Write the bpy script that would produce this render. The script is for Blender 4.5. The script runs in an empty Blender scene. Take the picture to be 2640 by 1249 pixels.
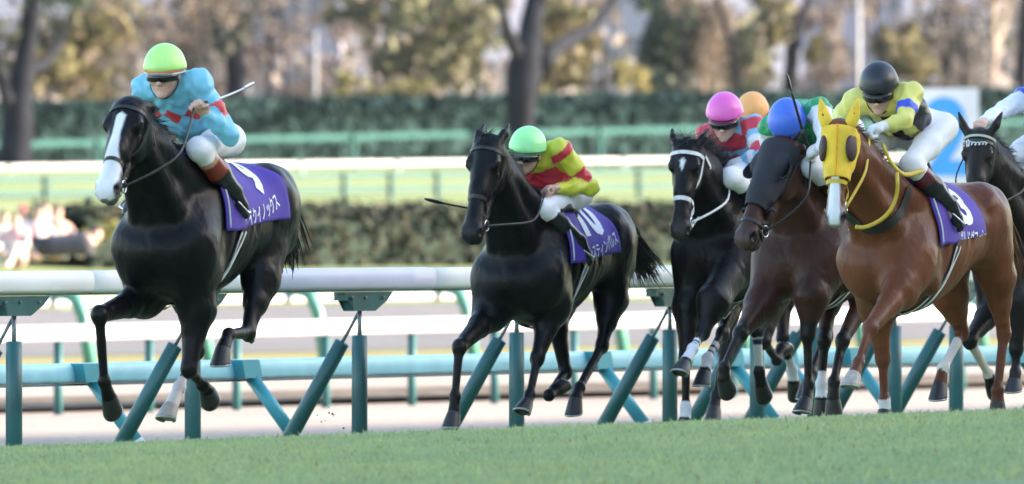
import bpy, bmesh, math, random
import numpy as np
from mathutils import Vector, Matrix
from mathutils.bvhtree import BVHTree
rng = np.random.default_rng(7)
random.seed(7)
scene = bpy.context.scene
C = scene.collection
R = math.radians

# ------------------------------------------------------------------ camera, sky, sun, exposure
F = 44100.0            # focal length in photo pixels (600 mm lens, photo 2640 px wide)
EYE = 1.34
HORIZON = 520.0
cam_d = bpy.data.cameras.new('camera')
cam = bpy.data.objects.new('camera', cam_d)
C.objects.link(cam)
cam.location = (0, 0, EYE)
cam.rotation_euler = (R(90), 0, 0)
cam_d.sensor_width = 36
cam_d.lens = 36 * F / 2640
cam_d.shift_y = -(624.5 - HORIZON) / 2640
cam_d.clip_start = 1
cam_d.clip_end = 6000
cam_d.dof.use_dof = True
cam_d.dof.focus_distance = 95
cam_d.dof.aperture_fstop = 7.5
scene.camera = cam

SUN_EL = 16.0
SUN_AZ = 5.0           # degrees from +X (photo right) towards +Y (away from the camera)
world = bpy.data.worlds.new('World')
scene.world = world
world.use_nodes = True
wn = world.node_tree
bg = wn.nodes['Background']
sky = wn.nodes.new('ShaderNodeTexSky')
sky.sky_type = 'NISHITA'
sky.sun_disc = False
sky.sun_elevation = R(SUN_EL)
sky.sun_rotation = R(90 - SUN_AZ)
sky.air_density = 1.0
sky.dust_density = 1.2
sky.ozone_density = 0.6
wn.links.new(sky.outputs[0], bg.inputs[0])
bg.inputs[1].default_value = 0.115
sun_d = bpy.data.lights.new('sun', 'SUN')
sun_d.energy = 4.4
sun_d.angle = R(0.5)
sun_d.color = (1.0, 0.87, 0.70)
sun = bpy.data.objects.new('sun', sun_d)
C.objects.link(sun)
sdir = Vector((math.cos(R(SUN_EL)) * math.cos(R(SUN_AZ)), math.cos(R(SUN_EL)) * math.sin(R(SUN_AZ)), math.sin(R(SUN_EL))))
sun.rotation_euler = sdir.to_track_quat('Z', 'Y').to_euler()
sun.location = (60, 100, 60)
scene.view_settings.view_transform = 'Standard'
scene.view_settings.look = 'None'
scene.view_settings.gamma = 1
scene.view_settings.exposure = 2.58
scene.cycles.max_bounces = 6
scene.cycles.transparent_max_bounces = 8

# ------------------------------------------------------------------ helpers
def tag(o, label=None, cat=None, group=None, kind=None):
    if label: o['label'] = label
    if cat: o['category'] = cat
    if group: o['group'] = group
    if kind: o['kind'] = kind
    return o

def empty(name, loc, label, cat, group=None):
    o = bpy.data.objects.new(name, None)
    C.objects.link(o)
    o.location = loc
    return tag(o, label, cat, group)

def mesh_np(name, V, quads=None, tris=None, mat=None, parent=None, smooth=True, col=None, matrix=None):
    V = np.asarray(V, np.float32).reshape(-1, 3)
    me = bpy.data.meshes.new(name)
    me.vertices.add(len(V))
    me.vertices.foreach_set('co', V.ravel())
    loops, starts = [], []
    n = 0
    if quads is not None and len(quads):
        q = np.asarray(quads, np.int32).reshape(-1, 4)
        loops.append(q.ravel()); starts.append(np.arange(len(q)) * 4); n += q.size
    if tris is not None and len(tris):
        t = np.asarray(tris, np.int32).reshape(-1, 3)
        loops.append(t.ravel()); starts.append(n + np.arange(len(t)) * 3); n += t.size
    L = np.concatenate(loops); S = np.concatenate(starts)
    me.loops.add(len(L)); me.loops.foreach_set('vertex_index', L)
    me.polygons.add(len(S)); me.polygons.foreach_set('loop_start', S.astype(np.int32))
    me.update(calc_edges=True)
    me.validate()
    me.polygons.foreach_set('use_smooth', np.full(len(me.polygons), smooth))
    if col is not None:
        a = me.color_attributes.new('Col', 'FLOAT_COLOR', 'POINT')
        c = np.ones((len(V), 4), np.float32); c[:, :3] = col
        a.data.foreach_set('color', c.ravel())
    if mat: me.materials.append(mat)
    o = bpy.data.objects.new(name, me)
    C.objects.link(o)
    if matrix is not None: o.matrix_world = matrix
    if parent is not None: o.parent = parent
    return o

class MB:
    """collects simple shapes into one mesh"""
    def __init__(s): s.V, s.Q, s.T, s.n, s.col = [], [], [], 0, []
    def add(s, V, Q=None, T=None, col=None):
        V = np.asarray(V, float).reshape(-1, 3)
        if Q is not None and len(Q): s.Q.append(np.asarray(Q).reshape(-1, 4) + s.n)
        if T is not None and len(T): s.T.append(np.asarray(T).reshape(-1, 3) + s.n)
        s.V.append(V); s.n += len(V)
        s.col.append(np.tile(np.asarray(col if col is not None else (1, 1, 1), float), (len(V), 1)) if np.ndim(col) < 2 else col)
        return s
    def tube(s, P, r, seg=10, col=None, cap=True, flat=1.0):
        P = np.asarray(P, float); n = len(P)
        r = np.full(n, r, float) if np.ndim(r) == 0 else np.asarray(r, float)
        T = np.gradient(P, axis=0); T /= np.linalg.norm(T, axis=1)[:, None] + 1e-9
        up = np.array([0, 0, 1.0]) if abs(T[0][2]) < .9 else np.array([1.0, 0, 0])
        rings = []
        u = np.cross(up, T[0]); u /= np.linalg.norm(u)
        for i in range(n):
            u = u - T[i] * np.dot(u, T[i]); u /= np.linalg.norm(u) + 1e-9
            v = np.cross(T[i], u)
            a = np.linspace(0, 2 * np.pi, seg, endpoint=False)
            rings.append(P[i] + r[i] * (np.cos(a)[:, None] * u * flat + np.sin(a)[:, None] * v))
        V = np.concatenate(rings)
        Q = [(i * seg + j, i * seg + (j + 1) % seg, (i + 1) * seg + (j + 1) % seg, (i + 1) * seg + j) for i in range(n - 1) for j in range(seg)]
        Tt = []
        if cap:
            V = np.concatenate([V, P[:1], P[-1:]])
            Tt = [(n * seg, (j + 1) % seg, j) for j in range(seg)] + [(n * seg + 1, (n - 1) * seg + j, (n - 1) * seg + (j + 1) % seg) for j in range(seg)]
        return s.add(V, Q, Tt, col)
    def box(s, c, h, ax=None, col=None):
        ax = np.eye(3) if ax is None else np.asarray(ax, float)
        V = [np.asarray(c, float) + sx * h[0] * ax[0] + sy * h[1] * ax[1] + sz * h[2] * ax[2] for sx in (-1, 1) for sy in (-1, 1) for sz in (-1, 1)]
        return s.add(V, [(0, 1, 3, 2), (4, 6, 7, 5), (0, 4, 5, 1), (2, 3, 7, 6), (0, 2, 6, 4), (1, 5, 7, 3)], None, col)
    def sphere(s, c, r, ax=None, nu=12, nv=8, col=None):
        ax = np.eye(3) if ax is None else np.asarray(ax, float)
        r = np.full(3, r, float) if np.ndim(r) == 0 else np.asarray(r, float)
        V = []
        for i in range(nv + 1):
            t = np.pi * i / nv
            for j in range(nu):
                p = 2 * np.pi * j / nu
                V.append(np.asarray(c) + r[0] * np.sin(t) * np.cos(p) * ax[0] + r[1] * np.sin(t) * np.sin(p) * ax[1] + r[2] * np.cos(t) * ax[2])
        Q = [(i * nu + j, (i + 1) * nu + j, (i + 1) * nu + (j + 1) % nu, i * nu + (j + 1) % nu) for i in range(nv) for j in range(nu)]
        return s.add(V, Q, None, col)
    def build(s, name, mat, parent=None, smooth=True, matrix=None, usecol=False):
        return mesh_np(name, np.concatenate(s.V), np.concatenate(s.Q) if s.Q else None, np.concatenate(s.T) if s.T else None,
                       mat, parent, smooth, np.concatenate(s.col) if usecol else None, matrix)

def px2w(px, py, Y):
    return np.array([(px - 1320) * Y / F, Y, EYE - (py - HORIZON) * Y / F])

# ------------------------------------------------------------------ materials
def new_mat(name):
    m = bpy.data.materials.new(name); m.use_nodes = True
    return m, m.node_tree, m.node_tree.nodes['Principled BSDF']

def mat_plain(name, col, rough=.6, var=.12, scale=6, bump=0, metal=0, spec=.5, bscale=40):
    m, nt, b = new_mat(name)
    n = nt.nodes.new('ShaderNodeTexNoise'); n.inputs['Scale'].default_value = scale; n.inputs['Detail'].default_value = 5
    tc = nt.nodes.new('ShaderNodeTexCoord')
    nt.links.new(tc.outputs['Object'], n.inputs['Vector'])
    r = nt.nodes.new('ShaderNodeValToRGB')
    c = np.array(col)
    r.color_ramp.elements[0].position = .3; r.color_ramp.elements[1].position = .7
    r.color_ramp.elements[0].color = (*(c * (1 - var)), 1); r.color_ramp.elements[1].color = (*np.minimum(c * (1 + var), 1), 1)
    nt.links.new(n.outputs['Fac'], r.inputs['Fac']); nt.links.new(r.outputs['Color'], b.inputs['Base Color'])
    b.inputs['Roughness'].default_value = rough; b.inputs['Metallic'].default_value = metal
    b.inputs['Specular IOR Level'].default_value = spec
    if bump:
        bm = nt.nodes.new('ShaderNodeBump'); bm.inputs['Strength'].default_value = bump; bm.inputs['Distance'].default_value = .01
        n2 = nt.nodes.new('ShaderNodeTexNoise'); n2.inputs['Scale'].default_value = bscale; n2.inputs['Detail'].default_value = 6
        nt.links.new(tc.outputs['Object'], n2.inputs['Vector'])
        nt.links.new(n2.outputs['Fac'], bm.inputs['Height']); nt.links.new(bm.outputs['Normal'], b.inputs['Normal'])
    return m

def mat_vc(name, rough=.6, spec=.5, var=.15, scale=12, bump=.2, bscale=60, sheen=0, stretch=(1, 1, 1), trans=0):
    """base colour from the pattern stored on the mesh, broken up by noise"""
    m, nt, b = new_mat(name)
    at = nt.nodes.new('ShaderNodeAttribute'); at.attribute_name = 'Col'
    tc = nt.nodes.new('ShaderNodeTexCoord')
    mp = nt.nodes.new('ShaderNodeMapping'); mp.inputs['Scale'].default_value = stretch
    nt.links.new(tc.outputs['Object'], mp.inputs['Vector'])
    n = nt.nodes.new('ShaderNodeTexNoise'); n.inputs['Scale'].default_value = scale; n.inputs['Detail'].default_value = 5
    nt.links.new(mp.outputs['Vector'], n.inputs['Vector'])
    mr = nt.nodes.new('ShaderNodeMapRange')
    mr.inputs['From Min'].default_value = .3; mr.inputs['From Max'].default_value = .7
    mr.inputs['To Min'].default_value = 1 - var; mr.inputs['To Max'].default_value = 1 + var
    nt.links.new(n.outputs['Fac'], mr.inputs['Value'])
    mx = nt.nodes.new('ShaderNodeVectorMath'); mx.operation = 'SCALE'
    nt.links.new(at.outputs['Color'], mx.inputs[0]); nt.links.new(mr.outputs[0], mx.inputs['Scale'])
    nt.links.new(mx.outputs[0], b.inputs['Base Color'])
    b.inputs['Roughness'].default_value = rough; b.inputs['Specular IOR Level'].default_value = spec
    if sheen:
        b.inputs['Sheen Weight'].default_value = sheen; b.inputs['Sheen Roughness'].default_value = .4
    if trans:
        b.inputs['Transmission Weight'].default_value = 0
        tr = nt.nodes.new('ShaderNodeBsdfTranslucent'); nt.links.new(mx.outputs[0], tr.inputs['Color'])
        ms = nt.nodes.new('ShaderNodeMixShader'); ms.inputs[0].default_value = trans
        out = nt.nodes['Material Output']
        nt.links.new(b.outputs[0], ms.inputs[1]); nt.links.new(tr.outputs[0], ms.inputs[2]); nt.links.new(ms.outputs[0], out.inputs['Surface'])
    if bump:
        bm = nt.nodes.new('ShaderNodeBump'); bm.inputs['Strength'].default_value = bump; bm.inputs['Distance'].default_value = .01
        n2 = nt.nodes.new('ShaderNodeTexNoise'); n2.inputs['Scale'].default_value = bscale; n2.inputs['Detail'].default_value = 4
        nt.links.new(mp.outputs['Vector'], n2.inputs['Vector'])
        nt.links.new(n2.outputs['Fac'], bm.inputs['Height']); nt.links.new(bm.outputs['Normal'], b.inputs['Normal'])
    return m

M = {}
M['coat'] = mat_vc('horse_coat', rough=.40, spec=.17, var=.28, scale=6, bump=.14, bscale=120, stretch=(.5, 1, .35))
def add_muscle_bump(m):
    nt = m.node_tree; b = nt.nodes['Principled BSDF']
    old = b.inputs['Normal'].links[0].from_node
    tc = nt.nodes.new('ShaderNodeTexCoord'); mp = nt.nodes.new('ShaderNodeMapping'); mp.inputs['Scale'].default_value = (1.0, 1.0, .65); mp.inputs['Rotation'].default_value = (0, .5, 0)
    n = nt.nodes.new('ShaderNodeTexNoise'); n.inputs['Scale'].default_value = 8; n.inputs['Detail'].default_value = 2; n.inputs['Distortion'].default_value = .4
    bm = nt.nodes.new('ShaderNodeBump'); bm.inputs['Strength'].default_value = .38; bm.inputs['Distance'].default_value = .05
    nt.links.new(tc.outputs['Object'], mp.inputs['Vector']); nt.links.new(mp.outputs[0], n.inputs['Vector']); nt.links.new(n.outputs['Fac'], bm.inputs['Height'])
    nt.links.new(bm.outputs['Normal'], old.inputs['Normal'])
add_muscle_bump(M['coat'])
M['hair'] = mat_plain('horse_hair', (.012, .011, .012), .45, .3, 8)
M['hair_chestnut'] = mat_plain('chestnut_hair', (.16, .07, .03), .5, .3, 8)
M['hoof'] = mat_plain('hoof_horn', (.016, .015, .015), .45, .3, 25, bump=.2)
M['hoof_pale'] = mat_plain('pale_hoof_horn', (.32, .29, .26), .5, .25, 30, bump=.2)
M['shoe'] = mat_plain('steel_shoe', (.35, .36, .37), .4, .2, 30, metal=.8)
M['eye'] = mat_plain('horse_eye', (.008, .006, .005), .06, .1)
M['leather'] = mat_plain('black_leather', (.02, .018, .018), .42, .3, 30, bump=.15)
M['white_strap'] = mat_plain('white_strap', (.72, .72, .74), .5, .08, 30)
M['yellow_strap'] = mat_plain('yellow_strap', (.62, .44, .05), .5, .12, 30)
M['steel'] = mat_plain('bit_steel', (.6, .6, .62), .25, .1, 30, metal=1)
M['purple'] = mat_plain('purple_cloth', (.080, .042, .34), .7, .10, 14, bump=.3, bscale=18)
M['white_print'] = mat_plain('white_print', (.86, .86, .9), .6, .04, 14)
M['yellow_hood'] = mat_plain('yellow_hood', (.80, .53, .04), .8, .16, 9, bump=.6, bscale=26)
M['orange_seam'] = mat_plain('orange_seam', (.80, .33, .02), .8, .1, 20)
M['navy_hood'] = mat_plain('navy_hood', (.016, .017, .024), .75, .2, 14, bump=.3, bscale=60)
M['eye_net'] = mat_plain('eye_netting', (.045, .018, .02), .6, .3, 60)
M['skin'] = mat_plain('skin', (.62, .38, .29), .5, .08, 12, bump=.1)
M['silk'] = mat_vc('silk', rough=.40, spec=.4, var=.07, scale=9, bump=.55, bscale=17)
M['breeches'] = mat_plain('white_breeches', (.78, .77, .80), .6, .05, 14, bump=.3, bscale=16)
M['boot'] = mat_vc('boot_leather', rough=.3, spec=.5, var=.1, scale=14, bump=.1)
M['goggle'] = mat_plain('dark_goggle', (.012, .012, .014), .12, .1)
M['glove'] = mat_plain('white_glove', (.75, .75, .76), .6, .05, 14, bump=.2)
M['black'] = mat_plain('black_plastic', (.015, .015, .016), .35, .1)
M['silver'] = mat_plain('silver_grip', (.55, .56, .58), .3, .1, metal=.6)
M['rail_white'] = mat_plain('rail_white', (.78, .78, .80), .38, .09, 2.2, bump=.1)
M['rail_green'] = mat_plain('rail_green', (.020, .098, .102), .40, .2, 4, bump=.15)
M['rail_teal'] = mat_plain('rail_teal', (.30, .60, .68), .35, .12, 4, bump=.1)
M['rail_pale'] = mat_plain('rail_pale_green', (.013, .060, .056), .8, .12, 4)
M['rail_mid'] = mat_plain('rail_mid_green', (.06, .22, .17), .45, .12, 4)
M['rail_dull'] = mat_plain('rail_dull_green', (.024, .080, .077), .8, .12, 4, spec=.1)
M['rail_grey'] = mat_plain('rail_weathered_white', (.40, .40, .42), .6, .15, 3, bump=.1)
M['galv'] = mat_plain('galvanised_rod', (.16, .19, .20), .4, .2, 20, metal=.3)
# ------------------------------------------------------------------ smooth bodies: distance field and surface nets
def nrm(v):
    v = np.asarray(v, float)
    return v / (np.linalg.norm(v) + 1e-12)

class Grid:
    def __init__(s, lo, hi, h):
        s.lo = np.asarray(lo, float); s.h = h
        s.n = np.ceil((np.asarray(hi, float) - s.lo) / h).astype(int) + 1
        s.F = np.full(s.n, 5.0, np.float32)
        s.ax = [(s.lo[i] + h * np.arange(s.n[i])).astype(np.float32) for i in range(3)]
    def win(s, lo, hi):
        a = np.clip(np.floor((np.asarray(lo) - s.lo) / s.h).astype(int), 0, s.n - 1)
        b = np.clip(np.ceil((np.asarray(hi) - s.lo) / s.h).astype(int) + 1, 1, s.n)
        if np.any(b <= a): return None
        sl = tuple(slice(a[i], b[i]) for i in range(3))
        return sl, s.ax[0][sl[0]][:, None, None], s.ax[1][sl[1]][None, :, None], s.ax[2][sl[2]][None, None, :]
    def put(s, sl, d, k, sub=False):
        f = s.F[sl]
        if sub:
            s.F[sl] = np.maximum(f, -d)
        else:
            h = np.clip(.5 + .5 * (f - d) / k, 0, 1)
            s.F[sl] = f * (1 - h) + d * h - k * h * (1 - h)
    def cone(s, A, B, ra, rb, side=(0, 1, 0), ka=1.0, kb=None, k=.03, sub=False):
        A = np.asarray(A, float); B = np.asarray(B, float)
        kb = ka if kb is None else kb
        d = B - A; L = np.linalg.norm(d) + 1e-9; w = d / L
        side = np.asarray(side, float)
        u = side - w * np.dot(side, w)
        if np.linalg.norm(u) < 1e-3:
            u = np.cross(w, [.3, .1, 1])
        u = nrm(u); v = np.cross(w, u)
        pad = max(ra, rb) * max(1, ka, kb) + k + 2 * s.h
        wn = s.win(np.minimum(A, B) - pad, np.maximum(A, B) + pad)
        if wn is None: return s
        sl, X, Y, Z = wn
        X = X - A[0]; Y = Y - A[1]; Z = Z - A[2]
        t = X * w[0] + Y * w[1] + Z * w[2]
        tc = np.clip(t / L, 0, 1)
        ex = t - tc * L
        pu = X * u[0] + Y * u[1] + Z * u[2]
        pv = X * v[0] + Y * v[1] + Z * v[2]
        r = ra + (rb - ra) * tc
        ru = r * (ka + (kb - ka) * tc)
        re = np.minimum(r, ru)
        k0 = np.sqrt((pu / ru) ** 2 + (pv / r) ** 2 + (ex / re) ** 2)
        k1 = np.sqrt((pu / ru ** 2) ** 2 + (pv / r ** 2) ** 2 + (ex / re ** 2) ** 2) + 1e-6
        s.put(sl, k0 * (k0 - 1) / k1, k, sub)
        return s
    def ell(s, Cn, rad, axes=None, k=.03, sub=False):
        Cn = np.asarray(Cn, float); axes = np.eye(3) if axes is None else np.asarray(axes, float)
        rad = np.full(3, rad, float) if np.ndim(rad) == 0 else np.asarray(rad, float)
        pad = rad.max() + k + 2 * s.h
        wn = s.win(Cn - pad, Cn + pad)
        if wn is None: return s
        sl, X, Y, Z = wn
        X = X - Cn[0]; Y = Y - Cn[1]; Z = Z - Cn[2]
        p = [X * a[0] + Y * a[1] + Z * a[2] for a in axes]
        k0 = np.sqrt(sum((p[i] / rad[i]) ** 2 for i in range(3)))
        k1 = np.sqrt(sum((p[i] / rad[i] ** 2) ** 2 for i in range(3))) + 1e-6
        s.put(sl, k0 * (k0 - 1) / k1, k, sub)
        return s
    def chain(s, P, r, side=(0, 1, 0), ku=1.0, k=.03):
        for i in range(len(P) - 1):
            s.cone(P[i], P[i + 1], r[i], r[i + 1], side, ku, ku, k)
        return s
    def loft_x(s, st, k=.05):
        """trunk: stations (x, zc, hh, hw) from front to rear"""
        st = np.array(sorted(st)); xs = np.linspace(st[0, 0], st[-1, 0], 120)
        # monotone-ish smooth interpolation: average of linear passes
        cols = [np.interp(xs, st[:, 0], st[:, i]) for i in (1, 2, 3)]
        ker = np.hanning(11); ker /= ker.sum()
        cols = [np.convolve(np.pad(c, 5, 'edge'), ker, 'valid') for c in cols]
        pad = .1
        lo = np.array([xs[0] - pad, -.5, -1.1]); hi = np.array([xs[-1] + pad, .5, .3])
        sl, X, Y, Z = s.win(lo, hi)
        xc = np.clip(X, xs[0], xs[-1]); ex = X - xc
        zc, hh, hw = [np.interp(xc, xs, c) for c in cols]
        zz = Z - zc
        hw2 = hw * (1 - .30 * np.clip(zz / hh, 0, 1) ** 2)      # narrower towards the spine
        re = np.minimum(hh, hw)
        k0 = np.sqrt((Y / hw2) ** 2 + (zz / hh) ** 2 + (ex / re) ** 2)
        k1 = np.sqrt((Y / hw2 ** 2) ** 2 + (zz / hh ** 2) ** 2 + (ex / re ** 2) ** 2) + 1e-6
        s.put(sl, k0 * (k0 - 1) / k1, k)
        return s
    def mesh(s):
        Fd = s.F
        ins = Fd < 0
        def cs(a, b, c): return ins[a:ins.shape[0] - 1 + a, b:ins.shape[1] - 1 + b, c:ins.shape[2] - 1 + c]
        cnt = np.zeros(np.array(ins.shape) - 1, np.uint8)
        for a in (0, 1):
            for b in (0, 1):
                for c in (0, 1): cnt += cs(a, b, c)
        act = (cnt > 0) & (cnt < 8)
        I = np.argwhere(act)
        idx = np.full(act.shape, -1, np.int32); idx[act] = np.arange(len(I))
        corners = [(a, b, c) for a in (0, 1) for b in (0, 1) for c in (0, 1)]
        val = {c: Fd[I[:, 0] + c[0], I[:, 1] + c[1], I[:, 2] + c[2]].astype(float) for c in corners}
        acc = np.zeros((len(I), 3)); num = np.zeros(len(I))
        for c in corners:
            for axn in range(3):
                if c[axn]: continue
                e = list(c); e[axn] = 1; e = tuple(e)
                va, vb = val[c], val[e]
                m = (va < 0) != (vb < 0)
                t = np.where(m, va / np.where(va - vb == 0, 1, va - vb), 0)
                p = np.tile(np.array(c, float), (len(I), 1)); p[:, axn] += t
                acc += p * m[:, None]; num += m
        V = s.lo + s.h * (I + acc / num[:, None])
        quads = []
        n = Fd.shape
        for axn in range(3):
            a1, a2 = (axn + 1) % 3, (axn + 2) % 3
            sl0 = [slice(1, n[i] - 1) for i in range(3)]; sl1 = list(sl0)
            sl0[axn] = slice(0, n[axn] - 1); sl1[axn] = slice(1, n[axn])
            A = ins[tuple(sl0)]; B = ins[tuple(sl1)]
            E = np.argwhere(A != B)
            if not len(E): continue
            off = np.array([1, 1, 1]); off[axn] = 0
            E = E + off
            inside = ins[E[:, 0], E[:, 1], E[:, 2]]
            d1 = np.zeros(3, int); d1[a1] = 1
            d2 = np.zeros(3, int); d2[a2] = 1
            g = lambda q: idx[q[:, 0], q[:, 1], q[:, 2]]
            q = np.stack([g(E - d1 - d2), g(E - d2), g(E), g(E - d1)], 1)
            q = np.where(inside[:, None], q, q[:, ::-1])
            quads.append(q[(q >= 0).all(1)])
        Q = np.concatenate(quads)
        # light relaxation
        for _ in range(2):
            S = np.zeros_like(V); N = np.zeros(len(V))
            for i in range(4):
                np.add.at(S, Q[:, i], V[Q[:, (i + 1) % 4]] + V[Q[:, (i - 1) % 4]]); np.add.at(N, Q[:, i], 2)
            V = V * .6 + .4 * S / np.maximum(N, 1)[:, None]
        return V, Q

def bvh_of(V, Q):
    return BVHTree.FromPolygons([tuple(v) for v in V], [tuple(int(i) for i in q) for q in Q])

def hit(bvh, c, d, far=1.5):
    """surface point seen from outside, looking from c+d*far back towards c"""
    c = Vector(c); d = Vector(d).normalized()
    p, n, i, t = bvh.ray_cast(c + d * far, -d, far)
    if p is None:
        return np.array(c + d * .1), np.array(d)
    if n.dot(d) < 0: n = -n
    return np.array(p), np.array(n)
# ------------------------------------------------------------------ horses
class Rig:
    """a horse's own frame: x forward, y to its left, z up, origin at the withers"""
    def __init__(s, px, py, sc, theta):
        s.s = sc; s.Y = F / sc; th = R(theta); s.th = th
        s.O = np.array([(px - 1320) / sc, s.Y, EYE - (py - HORIZON) / sc])
        s.f = np.array([-math.sin(th), -math.cos(th), 0]); s.l = np.array([math.cos(th), -math.sin(th), 0]); s.u = np.array([0, 0, 1.0])
        s.M = Matrix(((s.f[0], s.l[0], 0, s.O[0]), (s.f[1], s.l[1], 0, s.O[1]), (0, 0, 1, s.O[2]), (0, 0, 0, 1)))
    def loc(s, P):
        d = np.asarray(P, float) - s.O
        return np.array([d @ s.f, d @ s.l, d[2]])
    def plane(s, px, py, lat=0.0, base=None, yaw=None):
        """where the sight line through a photo pixel meets the plane at lateral offset lat (local coordinates)"""
        th = s.th if yaw is None else R(yaw)
        l = np.array([math.cos(th), -math.sin(th), 0])
        b = s.O if base is None else s.O + base[0] * s.f + base[1] * s.l + base[2] * s.u
        d = np.array([(px - 1320) / F, 1, -(py - HORIZON) / F]); c = np.array([0, 0, EYE])
        t = ((b - c) @ l + lat) / (d @ l)
        return s.loc(c + t * d)
    def J(s, q):
        """joint: (px, py, lat) in the photo or ('l', x, y, z) in the frame"""
        if q[0] == 'l': return np.array(q[1:], float)
        return s.plane(*q)

TRUNK = [(.40, -.50, .07, .08), (.36, -.485, .15, .135), (.29, -.455, .24, .185), (.20, -.425, .33, .21), (.05, -.395, .38, .225), (-.12, -.39, .38, .24), (-.30, -.375, .345, .255),
         (-.48, -.345, .295, .258), (-.64, -.315, .26, .25), (-.80, -.29, .24, .25), (-.94, -.275, .23, .24), (-1.05, -.275, .195, .20), (-1.13, -.29, .12, .13)]

def make_horse(sp):
    rig = Rig(*sp['rig']); g = Grid((-1.55, -.62, -1.55), (1.35, .62, .75), .0115)
    side = np.array([0, 1.0, 0])
    # trunk, withers, chest, quarters
    g.loft_x([(x, z, hh * 1.01, hw * 1.01) for x, z, hh, hw in TRUNK], .04)
    g.cone((.06, 0, -.07), (-.22, 0, -.10), .075, .07, side, .75, .75, .10)
    for y in (-1, 1):
        g.ell((.335, y * .105, -.53), (.12, .12, .17), k=.12)
        g.cone((-.02, y * .13, -.12), (.29, y * .16, -.47), .10, .115, side, .75, .75, .14)
        g.ell((-.86, y * .13, -.24), (.25, .14, .20), k=.07)
        g.ell((-1.03, y * .10, -.34), (.12, .10, .20), k=.07)
    # head frame
    P = rig.plane(*sp['poll'][:2], sp['poll'][2] if len(sp['poll']) > 2 else 0)
    yaw = sp['hyaw']
    Mz = rig.plane(sp['muzzle'][0], sp['muzzle'][1], 0, P, yaw)
    ax = Mz - P; L = np.linalg.norm(ax); ax = ax / L
    th = R(yaw); lw = np.array([math.cos(th), -math.sin(th), 0])
    sh = nrm([lw @ rig.f, lw @ rig.l, 0])
    do = nrm(np.cross(ax, sh))
    if do[0] < 0: do = -do
    L = min(max(L, .56), .68); sc = L / .60 * sp.get('bulk', 1.07)
    def H(a, y=0.0, d=0.0): return P + ax * a * L + sh * y * sc + do * d * sc
    # neck
    N0 = np.array([.16, 0, -.33]); E = H(.06, 0, -.075)
    crest = E - N0; nl = np.linalg.norm(crest)
    nd = nrm(crest); nside = nrm(side + .5 * sh)
    nup = nrm(np.cross(side, -nd)); nup = nup if nup[2] > 0 else -nup
    A1 = N0 + crest * .33 + nup * .02; A2 = N0 + crest * .68 + nup * .03
    g.cone(N0, A1, .275, .205, side, .69, .68, .10)
    g.cone(A1, A2, .205, .148, nside, .68, .68, .06)
    g.cone(A2, E, .148, .105, nside, .68, .78, .06)
    # muscles that show under the coat: windpipe, neck cords, triceps, ribs behind the elbow
    g.cone(E - nup * .05, np.array([.27, 0, -.44]), .062, .085, nside, .9, 1.0, .05)
    for y in (-1, 1):
        g.cone(H(.20, y * .045, -.115), np.array([.29, y * .12, -.41]), .050, .08, nside, .8, .8, .035)
        g.cone(N0 + crest * .80 + side * y * .07, np.array([.02, y * .165, -.24]), .050, .095, nside, .7, .7, .035)
        g.cone(np.array([-.10, y * .215, -.34]), np.array([.12, y * .185, -.60]), .10, .105, side, .55, .6, .035)
        g.cone(np.array([.06, y * .17, -.18]), np.array([.25, y * .18, -.44]), .055, .06, side, .8, .8, .06)
        g.cone(np.array([-.74, y * .20, -.16]), np.array([-1.02, y * .16, -.42]), .09, .10, side, .7, .7, .04)
    # head
    hx = np.array([ax, sh, do])
    Hs = lambda *r: np.array(r) * sc
    g.ell(H(.07, 0, -.01), Hs(.10, .082, .085), hx, .03)
    g.cone(H(.10, 0, -.005), H(.52, 0, .012), .090 * sc, .060 * sc, sh, .93, .88, .03)
    g.cone(H(.50, 0, .022), H(.90, 0, .008), .048 * sc, .040 * sc, sh, .95, 1.0, .03)
    for y in (-1, 1):
        g.ell(H(.22, y * .048, -.085), Hs(.125, .032, .088), hx, .018)
        g.ell(H(.225, y * .069, .030), Hs(.045, .026, .03), hx, .025)
        g.cone(H(.31, y * .070, -.012), H(.58, y * .052, -.018), .014 * sc, .009 * sc, sh, k=.014)
        g.cone(H(.17, y * .070, .046), H(.27, y * .080, .046), .014 * sc, .012 * sc, sh, k=.012)
        g.ell(H(.93, y * .040, .012), Hs(.038, .024, .028), hx, .02)
    g.cone(H(.30, 0, -.115), H(.86, 0, -.066), .045 * sc, .030 * sc, sh, 1, 1, .03)
    g.cone(H(.78, 0, -.012), H(.955, 0, -.012), .050 * sc, .048 * sc, sh, 1.0, 1.0, .03)
    g.ell(H(.92, 0, -.068), Hs(.042, .036, .026), hx, .02)
    for y in (-1, 1):
        g.ell(H(.945, y * .060, .018), Hs(.030, .018, .017), hx, .01, sub=True)
        g.cone(H(.84, y * .052, -.046), H(.97, y * .040, -.046), .006, .006, sh, sub=True)
    # ears
    ears = []
    for y in (-1, 1):
        e0 = H(.015, y * .058, .025); dirn = nrm(-ax * sp['ear'][0] + do * sp['ear'][1] + sh * y * sp['ear'][2])
        ln = .165 * sc; e1 = e0 + dirn * ln * .45 + sh * y * .008; e2 = e0 + dirn * ln
        g.cone(e0, e1, .032, .034, sh, .8, .75, .015); g.cone(e1, e2, .034, .010, sh, .75, .9, .012)
        ears.append((e0, e1, e2, y))
    # legs
    legs = {}
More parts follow.
